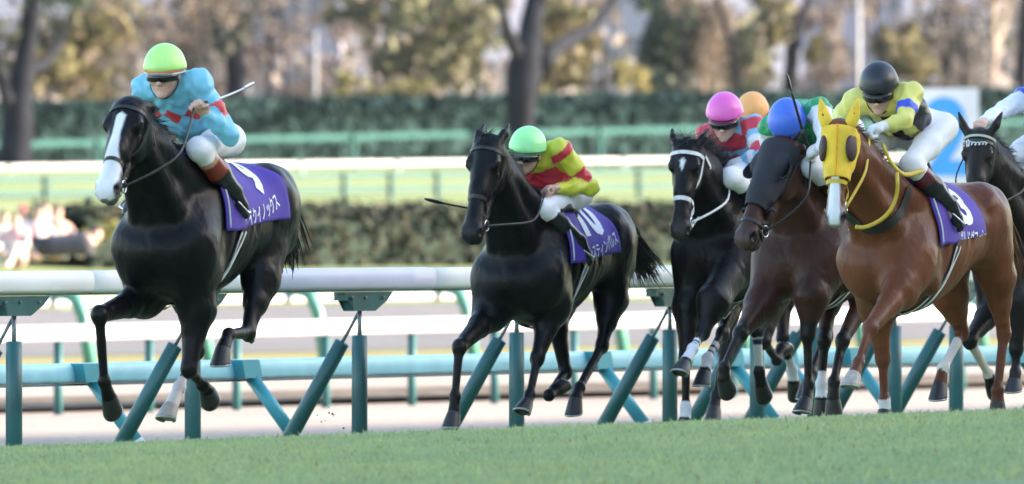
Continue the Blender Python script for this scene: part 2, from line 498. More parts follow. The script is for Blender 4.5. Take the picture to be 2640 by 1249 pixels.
    for key in ('FR', 'FL'):
        q = sp['legs'].get(key)
        if q is None: continue
        J = [rig.J(x) for x in q]; legs[key] = J
        el, kn, ft, co = J[:4]; ys = -1 if key == 'FR' else 1
        g.cone((.27, ys * .155, -.47), el, .125, .108, side, .85, .85, .11)
        mid = el + (kn - el) * .35
        g.cone(el, mid, .102, .072, side, .85, .85, .06); g.cone(mid, kn, .072, .043, side, .9, .9, .03)
        g.ell(kn, (.047, .044, .055), k=.02)
        g.cone(kn, ft, .034, .0275, side, .82, .82, .018); g.ell(ft, .0375, k=.015)
        g.cone(ft, co, .029, .040, side, .95, 1.0, .015)
    for key in ('HR', 'HL'):
        q = sp['legs'].get(key)
        if q is None: continue
        J = [rig.J(x) for x in q]; legs[key] = J
        st, hk, ft, co = J[:4]; ys = -1 if key == 'HR' else 1
        hip = np.array([-.84, ys * .13, -.26])
        g.cone(hip, st, .205, .120, side, .62, .80, .07)
        b = np.array([-1.05, ys * .11, -.36]); mid = st + (hk - st) * .45
        g.cone(b, mid, .12, .068, side, .72, .8, .06)
        g.cone(st, mid, .115, .068, side, .75, .8, .05); g.cone(mid, hk, .068, .040, side, .8, .85, .03)
        g.ell(hk, (.050, .040, .054), k=.02)
        bk = nrm(np.cross(nrm(ft - hk), side)); bk = bk if bk[0] < 0 else -bk
        g.cone(hk, hk + bk * .045 - nrm(ft - hk) * .055, .032, .021, side, .8, .8, .015)
        g.cone(hk, ft, .036, .029, side, .82, .82, .018); g.ell(ft, .039, k=.015)
        g.cone(ft, co, .030, .041, side, .95, 1.0, .015)
    V, Q = g.mesh()
    vn = np.zeros_like(V); fn = np.cross(V[Q[:, 1]] - V[Q[:, 0]], V[Q[:, 2]] - V[Q[:, 0]])
    for i in range(4): np.add.at(vn, Q[:, i], fn)
    vn /= np.linalg.norm(vn, axis=1)[:, None] + 1e-12
    onb = np.clip((V[:, 2] + 1.0) / .3, 0, 1) * np.clip((.45 - V[:, 0]) / .2, 0, 1)
    ribs = np.sin((V[:, 0] * 1.0 + V[:, 2] * .35) * 78) * np.exp(-((V[:, 0] + .38) / .20) ** 2) * np.exp(-((V[:, 2] + .42) / .18) ** 2)
    fib = np.sin(V @ np.array([16, 9, 7]) + 2 * np.sin(V @ np.array([5, 11, -8]))) * np.sin(V @ np.array([-7, 13, 12]) + 1.5 * np.sin(V @ np.array([9, -4, 6])))
    V = V + vn * (onb * (.0022 * ribs + .0045 * fib))[:, None]
    # coat colours
    coat = np.array(sp['coat'], float); dark = np.array(sp['points'], float)
    col = np.tile(coat, (len(V), 1))
    rel = V - P
    a = rel @ ax / L; y = rel @ sh / sc; d = rel @ do / sc
    def mixin(mask, c):
        m = np.clip(mask, 0, 1)[:, None]
        col[:] = col * (1 - m) + np.array(c) * m
    near = (a > -.15) & (a < 1.2) & (np.abs(y) < .16) & (np.abs(d) < .25)
    for key, J in legs.items():
        for i0 in (1, 2):
            A, B = J[i0], J[i0 + 1]
            t = np.clip((V - A) @ (B - A) / ((B - A) @ (B - A)), 0, 1)
            dist = np.linalg.norm(V - (A + t[:, None] * (B - A)), axis=1)
            mixin(((dist < .085)).astype(float), dark)
        for nm, i0, t0, t1, c in sp.get('marks', ()):
            if nm == key:
                A, B = J[i0], J[i0 + 1]
                tt = (V - A) @ (B - A) / ((B - A) @ (B - A))
                dist = np.linalg.norm(V - (A + np.clip(tt, 0, 1)[:, None] * (B - A)), axis=1)
                mixin(np.clip((.075 - dist) / .01, 0, 1) * (tt > t0) * (tt < t1), c)
    mixin(near * np.clip((a - .78) / .12, 0, 1), sp.get('muzzle_col', dark))
    for y in (-1, 1):
        dn = np.linalg.norm(V - H(.945, y * .058, .020), axis=1)
        mixin(np.clip((.036 - dn) / .010, 0, 1), (.010, .007, .007))
        de = np.linalg.norm(V - H(.225, y * .088, .034), axis=1)
        mixin(np.clip((.034 - de) / .01, 0, 1), (.010, .008, .008))
    yy = rel @ sh / sc
    if sp.get('blaze'):
        ka, kw, ko, kc = zip(*[(b[0], b[1], b[2], 0) for b in sp['blaze']])
        w = np.interp(a, ka, kw, left=-1, right=-1); o = np.interp(a, ka, ko)
        mixin(near * (d > -.01 + .0 * a) * np.clip((w - np.abs(yy - o)) / .006, 0, 1), sp.get('blaze_col', (.72, .72, .76)))
    for y in (-1, 1):
        dn = np.linalg.norm(V - H(.945, y * .060, .018), axis=1)
        mixin(np.clip((.034 - dn) / .008, 0, 1), (.008, .006, .006))
    ml = near * (a > .84) * (np.abs(d + .046) < .0075)
    mixin(ml.astype(float), (.015, .012, .012))
    body = mesh_np('race_horse', V, Q, None, M['coat'], None, True, col, rig.M)
    tag(body, sp['label'], 'horse', 'race horses galloping on the turf')
    bvh = bvh_of(V, Q)
    # eyes
    for y in (-1, 1):
        p, n = hit(bvh, H(.225, y * .02, .026), sh * y + do * .25)
        MB().sphere(p - n * .0155, .0205).build('eye', M['eye'], body)
    # hooves
    for key, J in legs.items():
        if len(J) < 5: continue
        co, tip = J[3], J[4]; axh = nrm(tip - co); ln = np.linalg.norm(tip - co)
        ln = min(max(ln, .07), .095)
        s2 = nrm(side - axh * (side @ axh)); dz = nrm(np.cross(axh, s2))
        dz = dz if dz @ np.cross(axh, side) > 0 else -dz
        seg = 20; ang = np.linspace(0, 2 * np.pi, seg, endpoint=False)
        e = nrm(axh * .55 + dz * .85); rings = []
        sole = co + axh * ln * .95
        for tt, rr in ((0, .043), (.12, .046), (.9, .058), (1.0, .059)):
            c0 = co + (sole - co) * tt; ee = nrm(dz * (1 - tt) + e * tt)
            rings.append(c0 + rr * (np.cos(ang)[:, None] * s2 * .93 + np.sin(ang)[:, None] * ee))
        Vh = np.concatenate(rings + [[sole]]); nr = len(rings)
        Qh = [(i * seg + j, (i + 1) * seg + j, (i + 1) * seg + (j + 1) % seg, i * seg + (j + 1) % seg) for i in range(nr - 1) for j in range(seg)]
        Th = [(nr * seg, (nr - 1) * seg + (j + 1) % seg, (nr - 1) * seg + j) for j in range(seg)]
        ho = mesh_np('hoof', Vh, Qh, Th, M['hoof_pale'] if key in sp.get('pale_hooves', ()) else M['hoof'], body)
        nn = nrm(np.cross(s2, e)); nn = nn if nn @ axh > 0 else -nn
        pts = [sole + nn * .004 + .053 * (math.cos(q) * s2 * .93 + math.sin(q) * e) for q in np.linspace(R(-60), R(240), 18)]
        MB().tube(pts, .0075, 6).build('horseshoe', M['shoe'], ho)
    # mane and forelock: many thin locks
    hm = M[sp.get('hair', 'hair')]
    def locks(n, root, direc, length, w, curl=.25):
        mb = MB()
        for i in range(n):
            r, sd = root(i); dr = direc(i); ln = length * random.uniform(.6, 1.15)
            pts = [r]
            vv = np.array(dr)
            for k in range(4):
                vv = nrm(vv + rng.normal(0, curl, 3) * .5 + np.array([0, 0, -.10]))
                pts.append(pts[-1] + vv * ln / 4)
            mb.tube(pts, np.array([w, w * .95, w * .8, w * .55, w * .15]), 4, flat=.6)
        return mb
    def mroot(i):
        t = random.random() ** .9
        c = N0 + crest * (t * .96) + nup * (.03)
        p, n = hit(bvh, c, nup + side * random.uniform(-.12, .12))
        return p - n * .008, n
    mwind = np.array(sp.get('mane_dir', (-.9, .10, .2)))
    locks(750, mroot, lambda i: nrm(mwind + rng.normal(0, .20, 3)), sp.get('mane_len', .16), .0026).build('mane', hm, body)
    if sp.get('forelock', True):
        def froot(i):
            p, n = hit(bvh, H(.0, 0, 0), do - ax * random.uniform(.2, .9) + sh * random.uniform(-.3, .3)); return p - n * .006, n
        locks(150, froot, lambda i: nrm(do * .25 + ax * random.uniform(-.1, .9) - np.array([.25, 0, 0]) + rng.normal(0, .3, 3)), sp.get('fore_len', .10), .0026, .2).build('forelock', hm, body)
    td = np.array(sp.get('tail', (-.35, .05, -1.0)))
    def troot(i):
        return np.array([-1.16, 0, -.12]) + rng.normal(0, .025, 3), None
    mb = MB()
    for i in range(300):
        r, _ = troot(i); ln = random.uniform(.55, .95) * sp.get('tail_len', .85); pts = [r]; sp0 = rng.normal(0, .085, 3)
        for k in range(7):
            f = k / 6
            vv = nrm(np.array([-.75, 0, .05]) * (1 - f) ** 2 + td * (.35 + f) + sp0 * f * 1.6 + rng.normal(0, .06, 3))
            pts.append(pts[-1] + vv * ln / 7)
        mb.tube(pts, np.array([.005, .0065, .007, .007, .0065, .0055, .004, .0012]), 4)
    mb.build('tail', hm, body)
    return dict(rig=rig, body=body, bvh=bvh, H=H, ax=ax, sh=sh, do=do, L=L, sc=sc, P=P, N0=N0, crest=crest, nup=nup, side=side, ears=ears, sp=sp)

# ------------------------------------------------------------------ tack
def strap(bvh, rays, name, mat, parent, w=.011, off=.009, closed=False, flat=.35, far=.6):
    """a flat strap laid over the surface along the given (centre, direction) rays"""
    P, Nn = zip(*[hit(bvh, c, d, far) for c, d in rays])
    P = np.array(P) + off * np.array(Nn)
    Nn = np.array(Nn)
    n = len(P)
    for _ in range(2):
        if closed: P = (np.roll(P, 1, 0) + 2 * P + np.roll(P, -1, 0)) / 4
        else: P[1:-1] = (P[:-2] + 2 * P[1:-1] + P[2:]) / 4
    T = np.roll(P, -1, 0) - np.roll(P, 1, 0) if closed else np.gradient(P, axis=0)
    T /= np.linalg.norm(T, axis=1)[:, None] + 1e-9
    B = np.cross(Nn, T); B /= np.linalg.norm(B, axis=1)[:, None] + 1e-9
    prof = [(-1, -.4), (-1, .4), (1, .4), (1, -.4)]
    V = np.concatenate([P + B * w * a + Nn * w * flat * b for a, b in prof]).reshape(4, n, 3).transpose(1, 0, 2).reshape(-1, 3)
    m = n if closed else n - 1
    Q = [(i * 4 + j, i * 4 + (j + 1) % 4, ((i + 1) % n) * 4 + (j + 1) % 4, ((i + 1) % n) * 4 + j) for i in range(m) for j in range(4)]
    if not closed: Q += [(3, 2, 1, 0), (n * 4 - 4, n * 4 - 3, n * 4 - 2, n * 4 - 1)]
    return mesh_np(name, V, Q, None, mat, parent, False)

def around(c, u, v, a0, a1, n):
    return [(c, math.cos(t) * np.asarray(u) + math.sin(t) * np.asarray(v)) for t in np.linspace(R(a0), R(a1), n)]

def bridle(h, mat, noseband=None, brow=None, w=.010, nose_a=.60, low=False):
    H, b, bvh, sh, do, ax, L = h['H'], h['body'], h['bvh'], h['sh'], h['do'], h['ax'], h['L']
    nm = noseband or mat
    root = strap(bvh, around(H(nose_a, 0, -.03), do, sh, 0, 360, 28)[:-1], 'noseband', nm, b, w * 1.15, closed=True, far=.22)
    strap(bvh, around(H(.115, 0, -.02), do, sh, -95, 95, 20), 'browband', brow or mat, b, w, far=.22)
    strap(bvh, around(H(.86, 0, -.03), do, sh, 60, 300, 20), 'chin_strap', mat, b, w * .8, far=.22)
    for y in (-1, 1):
        rays = [(H(a, 0, -.03 - .02 * a), sh * y + do * dd) for a, dd in zip(np.linspace(.09, .80, 14), np.linspace(-.15, -.35, 14))]
        strap(bvh, rays, 'cheek_strap', mat, b, w, far=.22)
        rays = [(H(a, 0, -.06), sh * y + do * dd) for a, dd in zip(np.linspace(.06, .30, 8), np.linspace(-.3, -2.4, 8))]
        strap(bvh, rays, 'throat_strap', mat, b, w * .8, far=.22)
        p, n = hit(bvh, H(.80, 0, -.045), sh * y - do * .35, .22)
        c = p + n * .012; ang = np.linspace(0, 2 * np.pi, 17)
        MB().tube([c + .032 * (math.cos(t) * ax + math.sin(t) * do) for t in ang], .0055, 6).build('bit_ring', M['steel'], b)
        h.setdefault('bit', {})[y] = c
    return root

def rein(h, pts, mat, name='rein', r=.008):
    P = np.array(pts, float); t = np.linspace(0, 1, len(P)); tt = np.linspace(0, 1, 16)
    Pi = np.stack([np.interp(tt, t, P[:, i]) for i in range(3)], 1)
    for _ in range(3):
        Pi[1:-1] = (Pi[:-2] + 2 * Pi[1:-1] + Pi[2:]) / 4
    return MB().tube(Pi, r, 6, flat=.6).build(name, mat, h['body'])

def grid_mesh(P, name, mat, parent, thick=.006, N=None, keep=None):
    """a cloth of thickness thick from a grid of points P[i,j] with normals N"""
    ni, nj = P.shape[:2]
    V = np.concatenate([(P + N * thick * .5).reshape(-1, 3), (P - N * thick * .5).reshape(-1, 3)])
    o = ni * nj; Q = []
    K = np.ones((ni - 1, nj - 1), bool) if keep is None else keep
    for i in range(ni - 1):
        for j in range(nj - 1):
            if not K[i, j]: continue
            a, b, c, d = i * nj + j, i * nj + j + 1, (i + 1) * nj + j + 1, (i + 1) * nj + j
            Q += [(a, b, c, d), (o + d, o + c, o + b, o + a)]
            for (ii, jj, e0, e1) in ((i - 1, j, b, a), (i + 1, j, d, c), (i, j - 1, a, d), (i, j + 1, c, b)):
                if not (0 <= ii < ni - 1 and 0 <= jj < nj - 1) or not K[ii, jj]:
                    Q.append((e0, e1, o + e1, o + e0))
    # orient outward
    q = Q[0]; nn = np.cross(V[q[1]] - V[q[0]], V[q[2]] - V[q[0]])
    if nn @ N.reshape(-1, 3)[q[0]] < 0: Q = [t[::-1] for t in Q]
    return mesh_np(name, V, Q, None, mat, parent)

def text_mesh(txt, bold=0.0):
    """flat outline of a line of text: vertices (a to the right, b up) with cap height about 0.7, finely split"""
    cu = bpy.data.curves.new('lettering', 'FONT'); cu.body = txt; cu.resolution_u = 3; cu.offset = bold
    ob = bpy.data.objects.new('lettering', cu); C.objects.link(ob)
    dg = bpy.context.evaluated_depsgraph_get()
    me = ob.evaluated_get(dg).to_mesh()
    bm = bmesh.new(); bm.from_mesh(me)
    bmesh.ops.triangulate(bm, faces=bm.faces)
    for _ in range(4):
        ed = [e for e in bm.edges if e.calc_length() > .10]
        if not ed: break
        bmesh.ops.subdivide_edges(bm, edges=ed, cuts=1)
        bmesh.ops.triangulate(bm, faces=bm.faces)
    V = np.array([v.co[:2] for v in bm.verts]); bm.verts.ensure_lookup_table()
    T = np.array([[v.index for v in f.verts] for f in bm.faces])
    bm.free(); ob.evaluated_get(dg).to_mesh_clear()
    bpy.data.objects.remove(ob); bpy.data.curves.remove(cu)
    return V, T

def saddle_cloth(h, number=None, name_txt=None, x0=.10, x1=-.70, vmax=112, num_at=(-.30, .17), num_h=.27, txt_at=(-.42, -.235), txt_h=.07, txt_w=.36, slant=.0, rise=15, lean=.30):
    b, bvh = h['body'], h['bvh']
    ni, nj = 34, 61
    P = np.zeros((ni, nj, 3)); N = np.zeros((ni, nj, 3))
    for i, x in enumerate(np.linspace(x0, x1, ni)):
        vm = vmax - rise * i / (ni - 1)
        for j, t in enumerate(np.linspace(-vm, vm, nj)):
            c = np.array([x + slant * (abs(t) / vm) ** 2, 0, -.30])
            p, n = hit(bvh, c, (0, math.sin(R(t)), math.cos(R(t))))
            P[i, j] = p; N[i, j] = n
    for _ in range(3):
        P[1:-1, 1:-1] = (P[1:-1, 1:-1] * 2 + P[:-2, 1:-1] + P[2:, 1:-1] + P[1:-1, :-2] + P[1:-1, 2:]) / 6
        N[1:-1, 1:-1] = (N[1:-1, 1:-1] * 2 + N[:-2, 1:-1] + N[2:, 1:-1] + N[1:-1, :-2] + N[1:-1, 2:]) / 6
    N /= np.linalg.norm(N, axis=2)[:, :, None]
    P = P + N * .014
    # soft ripples of the cloth towards its hem
    tt = np.abs(np.linspace(-1, 1, nj))
    P += N * (.008 * np.sin(np.linspace(0, 9, ni))[:, None] * np.clip(tt - .5, 0, 1)[None, :] * 2)[:, :, None]
    cl = grid_mesh(P, 'saddle_cloth', M['purple'], b, .008, N)
    for s_ in (1, -1):
        e = [P[1, j] + N[1, j] * .010 for j in (range(nj // 2 + 6, nj - 1) if s_ > 0 else range(nj // 2 - 6, 1, -1))]
        MB().tube(e, .0052, 6, flat=.6).build('piping', M['white_strap'], cl)
    # arc length down the left side from the spine
    jm = nj // 2
    seg = np.linalg.norm(np.diff(P[:, jm:], axis=1), axis=2); arc = np.concatenate([np.zeros((ni, 1)), np.cumsum(seg, 1)], 1)
    xs = P[:, jm + 8, 0]
    def place(V2, T2, nm, off=.009):
        out = np.zeros((len(V2), 3))
        for k, (x, s) in enumerate(V2):
            fi = np.interp(-x, -xs, np.arange(ni)); i0 = int(min(fi, ni - 2)); fr = fi - i0
            pp = []
            for i in (i0, i0 + 1):
                fj = np.interp(s, arc[i], np.arange(arc.shape[1])); j0 = int(min(fj, arc.shape[1] - 2)); g = fj - j0
                pp.append((P[i, jm + j0] + N[i, jm + j0] * off) * (1 - g) + (P[i, jm + j0 + 1] + N[i, jm + j0 + 1] * off) * g)
            out[k] = pp[0] * (1 - fr) + pp[1] * fr
        o = mesh_np(nm, out, None, T2, M['white_print'], cl, False)
        return o
    if number:
        V2, T2 = text_mesh(number, .045)
        mn, mx = V2.min(0), V2.max(0); sc = num_h / (mx[1] - mn[1])
        V2 = (V2 - (mn + mx) / 2) * sc * np.array([.95, 1])
        place(np.stack([num_at[0] - V2[:, 0], num_at[1] - V2[:, 1] - lean * .5 * V2[:, 0]], 1), T2, 'number')
    if name_txt:
        V2, T2 = text_mesh(name_txt, .016)
        mn, mx = V2.min(0), V2.max(0)
        V2 = (V2 - (mn + mx) / 2) * np.array([txt_w / (mx[0] - mn[0]), txt_h / (mx[1] - mn[1])])
        place(np.stack([txt_at[0] - V2[:, 0], -txt_at[1] - V2[:, 1] - lean * V2[:, 0]], 1), T2, 'lettering')
    return cl

def girth(h, x0=.0, x1=.06, mat=None, edge=True, a0=95, a1=265):
    b, bvh = h['body'], h['bvh']
    def ray(off): return [(np.array([x0 + (x1 - x0) * abs(math.sin(R(t - 0))) * 0 + off + (x1 - x0) * (t - 95) / 85 if t <= 180 else x0 + off + (x1 - x0) * (265 - t) / 85, 0, -.38]), (0, math.sin(R(t)), math.cos(R(t)))) for t in np.linspace(a0, a1, 40)]
    g = strap(bvh, ray(0), 'girth', mat or M['leather'], b, .048, .008, flat=.10)
    if edge:
        for o in (-.04, .04):
            strap(bvh, ray(o), 'girth_edging', M['white_strap'], g, .0095, .014, flat=.25)
    return g

def hood(h, mat, a_end=.58, a_start=.02, eye=True, thick=.006, cup=False, dmin=125):
    H, b, bvh, sh, do = h['H'], h['body'], h['bvh'], h['sh'], h['do']
    ni, nj = 40, 64
    P = np.zeros((ni, nj, 3)); N = np.zeros((ni, nj, 3))
    for i, a in enumerate(np.linspace(a_start, a_end, ni)):
        for j, t in enumerate(np.linspace(-dmin, dmin, nj)):
            p, n = hit(bvh, H(a, 0, -.035), math.cos(R(t)) * do + math.sin(R(t)) * sh, .20)
            P[i, j] = p; N[i, j] = n
    for _ in range(2):
        P[1:-1, 1:-1] = (P[1:-1, 1:-1] * 2 + P[:-2, 1:-1] + P[2:, 1:-1] + P[1:-1, :-2] + P[1:-1, 2:]) / 6
    P = P + N * .011
    keep = np.ones((ni - 1, nj - 1), bool)
    cen = (P[:-1, :-1] + P[1:, 1:]) / 2
    if eye:
        for y in (-1, 1):
            c = H(.235, y * .088, .030)
            dd = cen - c
            aa = dd @ h['ax'] / h['sc']; yy = np.linalg.norm(dd - (dd @ h['ax'])[..., None] * h['ax'], axis=2) / h['sc']
            keep &= ~((aa / .070) ** 2 + (yy / .052) ** 2 < 1)
    o = grid_mesh(P, 'hood', mat, b, thick, N, keep)
    if eye:
        MB().tube([P[i, nj // 2] + N[i, nj // 2] * .003 for i in range(ni)], .011, 6, flat=.35).build('seam', M['orange_seam'], o)
    for y in (-1, 1):
        if eye:
            p, n = hit(bvh, H(.235, y * .02, .028), sh * y + do * .25, .5)
            MB().sphere(p - n * .012, np.array([.078, .058, .022]) * h['sc'], [h['ax'], nrm(np.cross(n, h['ax'])), n], 20, 10).build('eye_patch', M['eye_net'], o)
        if cup:
            p, n = hit(bvh, H(.27, y * .02, .02), sh * y + do * .2, .5)
            ax, nn = h['ax'], n; bb = nrm(np.cross(nn, ax)); bb = bb if bb @ do > 0 else -bb
            V = []; nu, nv = 14, 8
            for i in range(nv + 1):
                for j in range(nu + 1):
                    ph = R(10) + (math.pi - R(20)) * j / nu; th = math.pi / 2 * i / nv
                    V.append(p + math.cos(th) * .062 * (math.cos(ph) * ax - math.sin(ph) * bb) + nn * math.sin(th) * .052 + bb * .018)
            V = np.array(V).reshape(nv + 1, nu + 1, 3); NN = V - (p - nn * .01); NN /= np.linalg.norm(NN, axis=2)[:, :, None]
            grid_mesh(V, 'blinker_cup', mat, o, .006, NN)
    return o

def ear_covers(h, mat, parent):
    for e0, e1, e2, y in h['ears']:
        d = nrm(e2 - e0); w = nrm(np.cross(h['do'], d)); 
        MB().tube([e0 - d * .01, e0 + (e1 - e0) * .5, e1, e1 + (e2 - e1) * .5, e2 + d * .012], np.array([.034, .037, .035, .025, .005]), 12).build('ear_cover', mat, parent)
# ------------------------------------------------------------------ riders
def make_rider(h, sp):
    rig = h['rig']; J = {k: rig.J(v) for k, v in sp['j'].items()}
    side = np.array([0, 1.0, 0])
    allp = np.array(list(J.values())); lo = allp.min(0) - .24; hi = allp.max(0) + .26
    hd = J['head']
    sL, sR, hL, hR = J['sL'], J['sR'], J['hipL'], J['hipR']
    sm = (sL + sR) / 2; hm = (hL + hR) / 2
    sdv = nrm(sL - sR)
    spine = nrm(sm - hm)
    front = nrm(np.cross(spine, sdv)); front = front if front[2] < 0.3 else -front
    # head frame: face direction and crown direction
    hy, hp = sp['face']             # yaw of the face (degrees, as for horses), pitch below the level
    th = R(hy); fw = np.array([-math.sin(th), -math.cos(th), 0]); lf = np.array([math.cos(th), -math.sin(th), 0])
    fwl = np.array([fw @ rig.f, fw @ rig.l, 0]); lfl = np.array([lf @ rig.f, lf @ rig.l, 0])
    roll = R(sp.get('roll', 0))
    face = nrm(fwl * math.cos(R(hp)) - np.array([0, 0, 1]) * math.sin(R(hp)))
    crown = np.cross(face, lfl); crown = nrm(crown if crown[2] > 0 else -crown)
    lfl, crown = lfl * math.cos(roll) + crown * math.sin(roll), crown * math.cos(roll) - lfl * math.sin(roll)
    hx = np.array([lfl, face, crown])
    def HP(l, f, c): return hd + lfl * l + face * f + crown * c
    # ---- skin: one continuous figure
    g = Grid(lo, hi, .0075)
    g.cone(hm, hm + (sm - hm) * .55, .10, .10, sdv, 1.2, 1.2, .04); g.cone(hm + (sm - hm) * .5, sm - spine * .05, .10, .10, sdv, 1.2, 1.35, .04)
    g.cone(sR, sL, .05, .05, k=.03)
    neck0 = sm + spine * .02; g.cone(neck0, HP(0, -.02, -.07), .055, .052, k=.03)
    g.ell(HP(0, -.005, .02), (.075, .098, .105), hx, .02)
    g.ell(HP(0, .03, -.055), (.060, .062, .065), hx, .03)
    g.ell(HP(0, .075, -.105), (.026, .024, .022), hx, .025)
    g.cone(HP(0, .088, .005), HP(0, .112, -.038), .012, .017, lfl, 1.0, 1.05, .012)
    g.cone(HP(-.02, .085, -.068), HP(.02, .085, -.068), .010, .010, crown, .7, .7, .008)
    g.cone(HP(-.035, .083, .018), HP(.035, .083, .018), .014, .014, k=.015)
    for y in (-1, 1):
        g.ell(HP(y * .045, .065, -.03), (.022, .022, .024), hx, .02)
        g.ell(HP(y * .078, -.01, -.02), (.010, .022, .032), hx, .01)
    hands = {}
    for sd, ys in (('L', 1), ('R', -1)):
        S, E, W = J['s' + sd], J['e' + sd], J['h' + sd]
        g.cone(S, E, .046, .036, k=.03)
        fd = nrm(W - E); wr = W - fd * .07
        g.cone(E, wr, .038, .025, k=.02)
        gr = nrm(np.array(sp.get('grip' + sd, (0, .9 * ys, .25)))); gr = nrm(gr - fd * (gr @ fd)); pn = nrm(np.cross(fd, gr)); 
        pn = pn if pn[2] < 0 else -pn
        kc = W + fd * .012
        g.cone(wr, kc - fd * .008, .022, .020, gr, 1.25, 1.9, .012)
        for i in range(4):
            ln = (.92, 1.05, 1.0, .82)[i]
            b0 = kc + gr * (.030 - .0195 * i) * 1.0
            b1 = b0 + fd * .026 * ln + pn * .016; b2 = b1 + pn * .026 * ln - fd * .006; b3 = b2 - fd * .024 * ln + pn * .002
            g.chain([b0, b1, b2, b3], [.0105, .0100, .0092, .0082], k=.004)
        t0 = wr + gr * .026 + fd * .02; t1 = t0 + gr * .016 + fd * .028 + pn * .014; t2 = t1 - gr * .022 + fd * .020 + pn * .018
        g.chain([t0, t1, t2], [.0125, .0115, .0095], k=.006)
        hands[sd] = dict(c=kc + fd * .018 + pn * .022, fd=fd, gr=gr, pn=pn, wr=wr)
        Hh, K, A, T = J['hip' + sd], J['k' + sd], J['a' + sd], J['t' + sd]
        g.cone(Hh, K, .075, .050, k=.03); g.cone(K, A, .048, .034, k=.02); g.cone(A, T, .030, .022, k=.02)
    V, Q = g.mesh()
    body = mesh_np('person', V, Q, None, M['skin'], None, True, None, rig.M)
    tag(body, sp['label'], 'jockey', 'jockeys riding in the race')
    # ---- silks
    g = Grid(lo, hi, .0085)
    w0 = hm + spine * .06
    m1 = hm + (sm - hm) * .5
    g.cone(w0, m1, .110, .120, sdv, 1.22, 1.25, .04); g.cone(m1, sm - spine * .03 + front * .01, .122, .096, sdv, 1.25, 1.55, .05)
    g.cone(sR, sL, .064, .064, k=.05)
    g.ell(sm - spine * .10 - front * .04, (.10, .10, .09), k=.06)
    for sd in 'LR':
        S, E, W = J['s' + sd], J['e' + sd], J['h' + sd]
        wr = hands[sd]['wr']
        mid = (S + E) / 2
        g.cone(S, mid, .063, .055, k=.045); g.cone(mid, E, .055, .046, k=.03); g.cone(E, E + (wr - E) * .55, .047, .041, k=.03); g.cone(E + (wr - E) * .5, wr - (wr - E) * .06, .046, .033, k=.02)
    g.cone(sm + spine * .0, sm + (HP(0, -.03, -.09) - sm) * .55, .070, .062, k=.02)
    V, Q = g.mesh()
    # wrinkles in the blown cloth
    nn = np.zeros_like(V)
    fn = np.cross(V[Q[:, 1]] - V[Q[:, 0]], V[Q[:, 2]] - V[Q[:, 0]])
    for i in range(4): np.add.at(nn, Q[:, i], fn)
    nn /= np.linalg.norm(nn, axis=1)[:, None] + 1e-12
    ph = np.sin(V @ np.array([48, 22, 74]) + 2.4 * np.sin(V @ np.array([15, 37, -12]))) * .5 + np.sin(V @ np.array([-33, 78, 28]) + 1.7 * np.sin(V @ np.array([22, -14, 17]))) * .5
    V = V + nn * ((np.abs(ph) ** .7 * np.sign(ph)) * .0045)[:, None]
    col = np.tile(np.array(sp['silk'][0], float), (len(V), 1))
    info = {}
    T = (V - hm) @ spine / np.linalg.norm(sm - hm); S_ = (V - hm) @ sdv
    for sd in 'LR':
        S, E, W = J['s' + sd], J['e' + sd], hands[sd]['wr']
        def seg(A, B):
            t = (V - A) @ (B - A) / ((B - A) @ (B - A)); d = np.linalg.norm(V - (A + np.clip(t, 0, 1)[:, None] * (B - A)), axis=1); return t, d
        t1, d1 = seg(S, E); t2, d2 = seg(E, W)
        _, dt = seg(hm, sm)
        up = (d1 <= d2)
        u = np.where(up, np.clip(t1, -.3, 1) * .5, .5 + np.clip(t2, 0, 1) * .5)
        arm = (np.minimum(d1, d2) < .10) & ((t1 > -.05) | (d2 < d1)) & (np.minimum(d1, d2) - .058 < dt - .120)
        info[sd] = (arm, u)
    for f in sp['silk'][1:]:
        m, c = f(V, T, S_, info, (V - hm) @ front)
        m = np.clip(m, 0, 1)[:, None]; col = col * (1 - m) + np.array(c) * m
    mesh_np('silk_jacket', V, Q, None, M['silk'], body, True, col)
    # ---- breeches and boots
    g = Grid(lo, hi, .0085)
    g.ell(hm - spine * .02, (.15, .15, .13), k=.04); g.cone(hm, hm + spine * .09, .125, .115, sdv, 1.15, 1.15, .03)
    for sd in 'LR':
        Hh, K, A, T_ = J['hip' + sd], J['k' + sd], J['a' + sd], J['t' + sd]
        mid = Hh + (K - Hh) * .5
        g.cone(Hh, mid, .092, .077, k=.05); g.cone(mid, K, .077, .058, k=.03)
        g.cone(K, K + (A - K) * .32, .062, .056, k=.03)
    V, Q = g.mesh()
    ph = np.sin(V @ np.array([45, 30, 62]) + 2 * np.sin(V @ np.array([15, 28, -11])))
    V = V + (ph * .003)[:, None] * np.array([.5, .5, .5])
    mesh_np('breeches', V, Q, None, M['breeches'], body)
    for sd in 'LR':
        K, A, T_ = J['k' + sd], J['a' + sd], J['t' + sd]
        g = Grid(np.minimum(np.minimum(K, A), T_) - .12, np.maximum(np.maximum(K, A), T_) + .12, .008)
        c0 = K + (A - K) * sp.get('boot_top', .26); sk = nrm(A - K)
        g.cone(c0, c0 + (A - c0) * .45, .060, .060, k=.02); g.cone(c0 + (A - c0) * .45, A, .060, .045, k=.03)
        ft = nrm(T_ - A); heel = A + sk * .055 - ft * .025
        g.cone(heel, A + sk * .045 + ft * .08, .036, .038, k=.03); g.cone(A + sk * .045 + ft * .08, A + sk * .055 + ft * .135, .038, .028, side, 1.15, 1.2, .02)
        V, Q = g.mesh()
        t = (V - c0) @ sk / np.linalg.norm(A - c0)
        col = np.tile(np.array(sp.get('boot', (.014, .014, .016)), float), (len(V), 1))
        for (ta, tb, c) in sp.get('boot_bands', ()):
            m = ((t > ta) & (t < tb))[:, None]; col = np.where(m, np.array(c), col)
        bo = mesh_np('boot', V, Q, None, M['boot'], body, True, col)
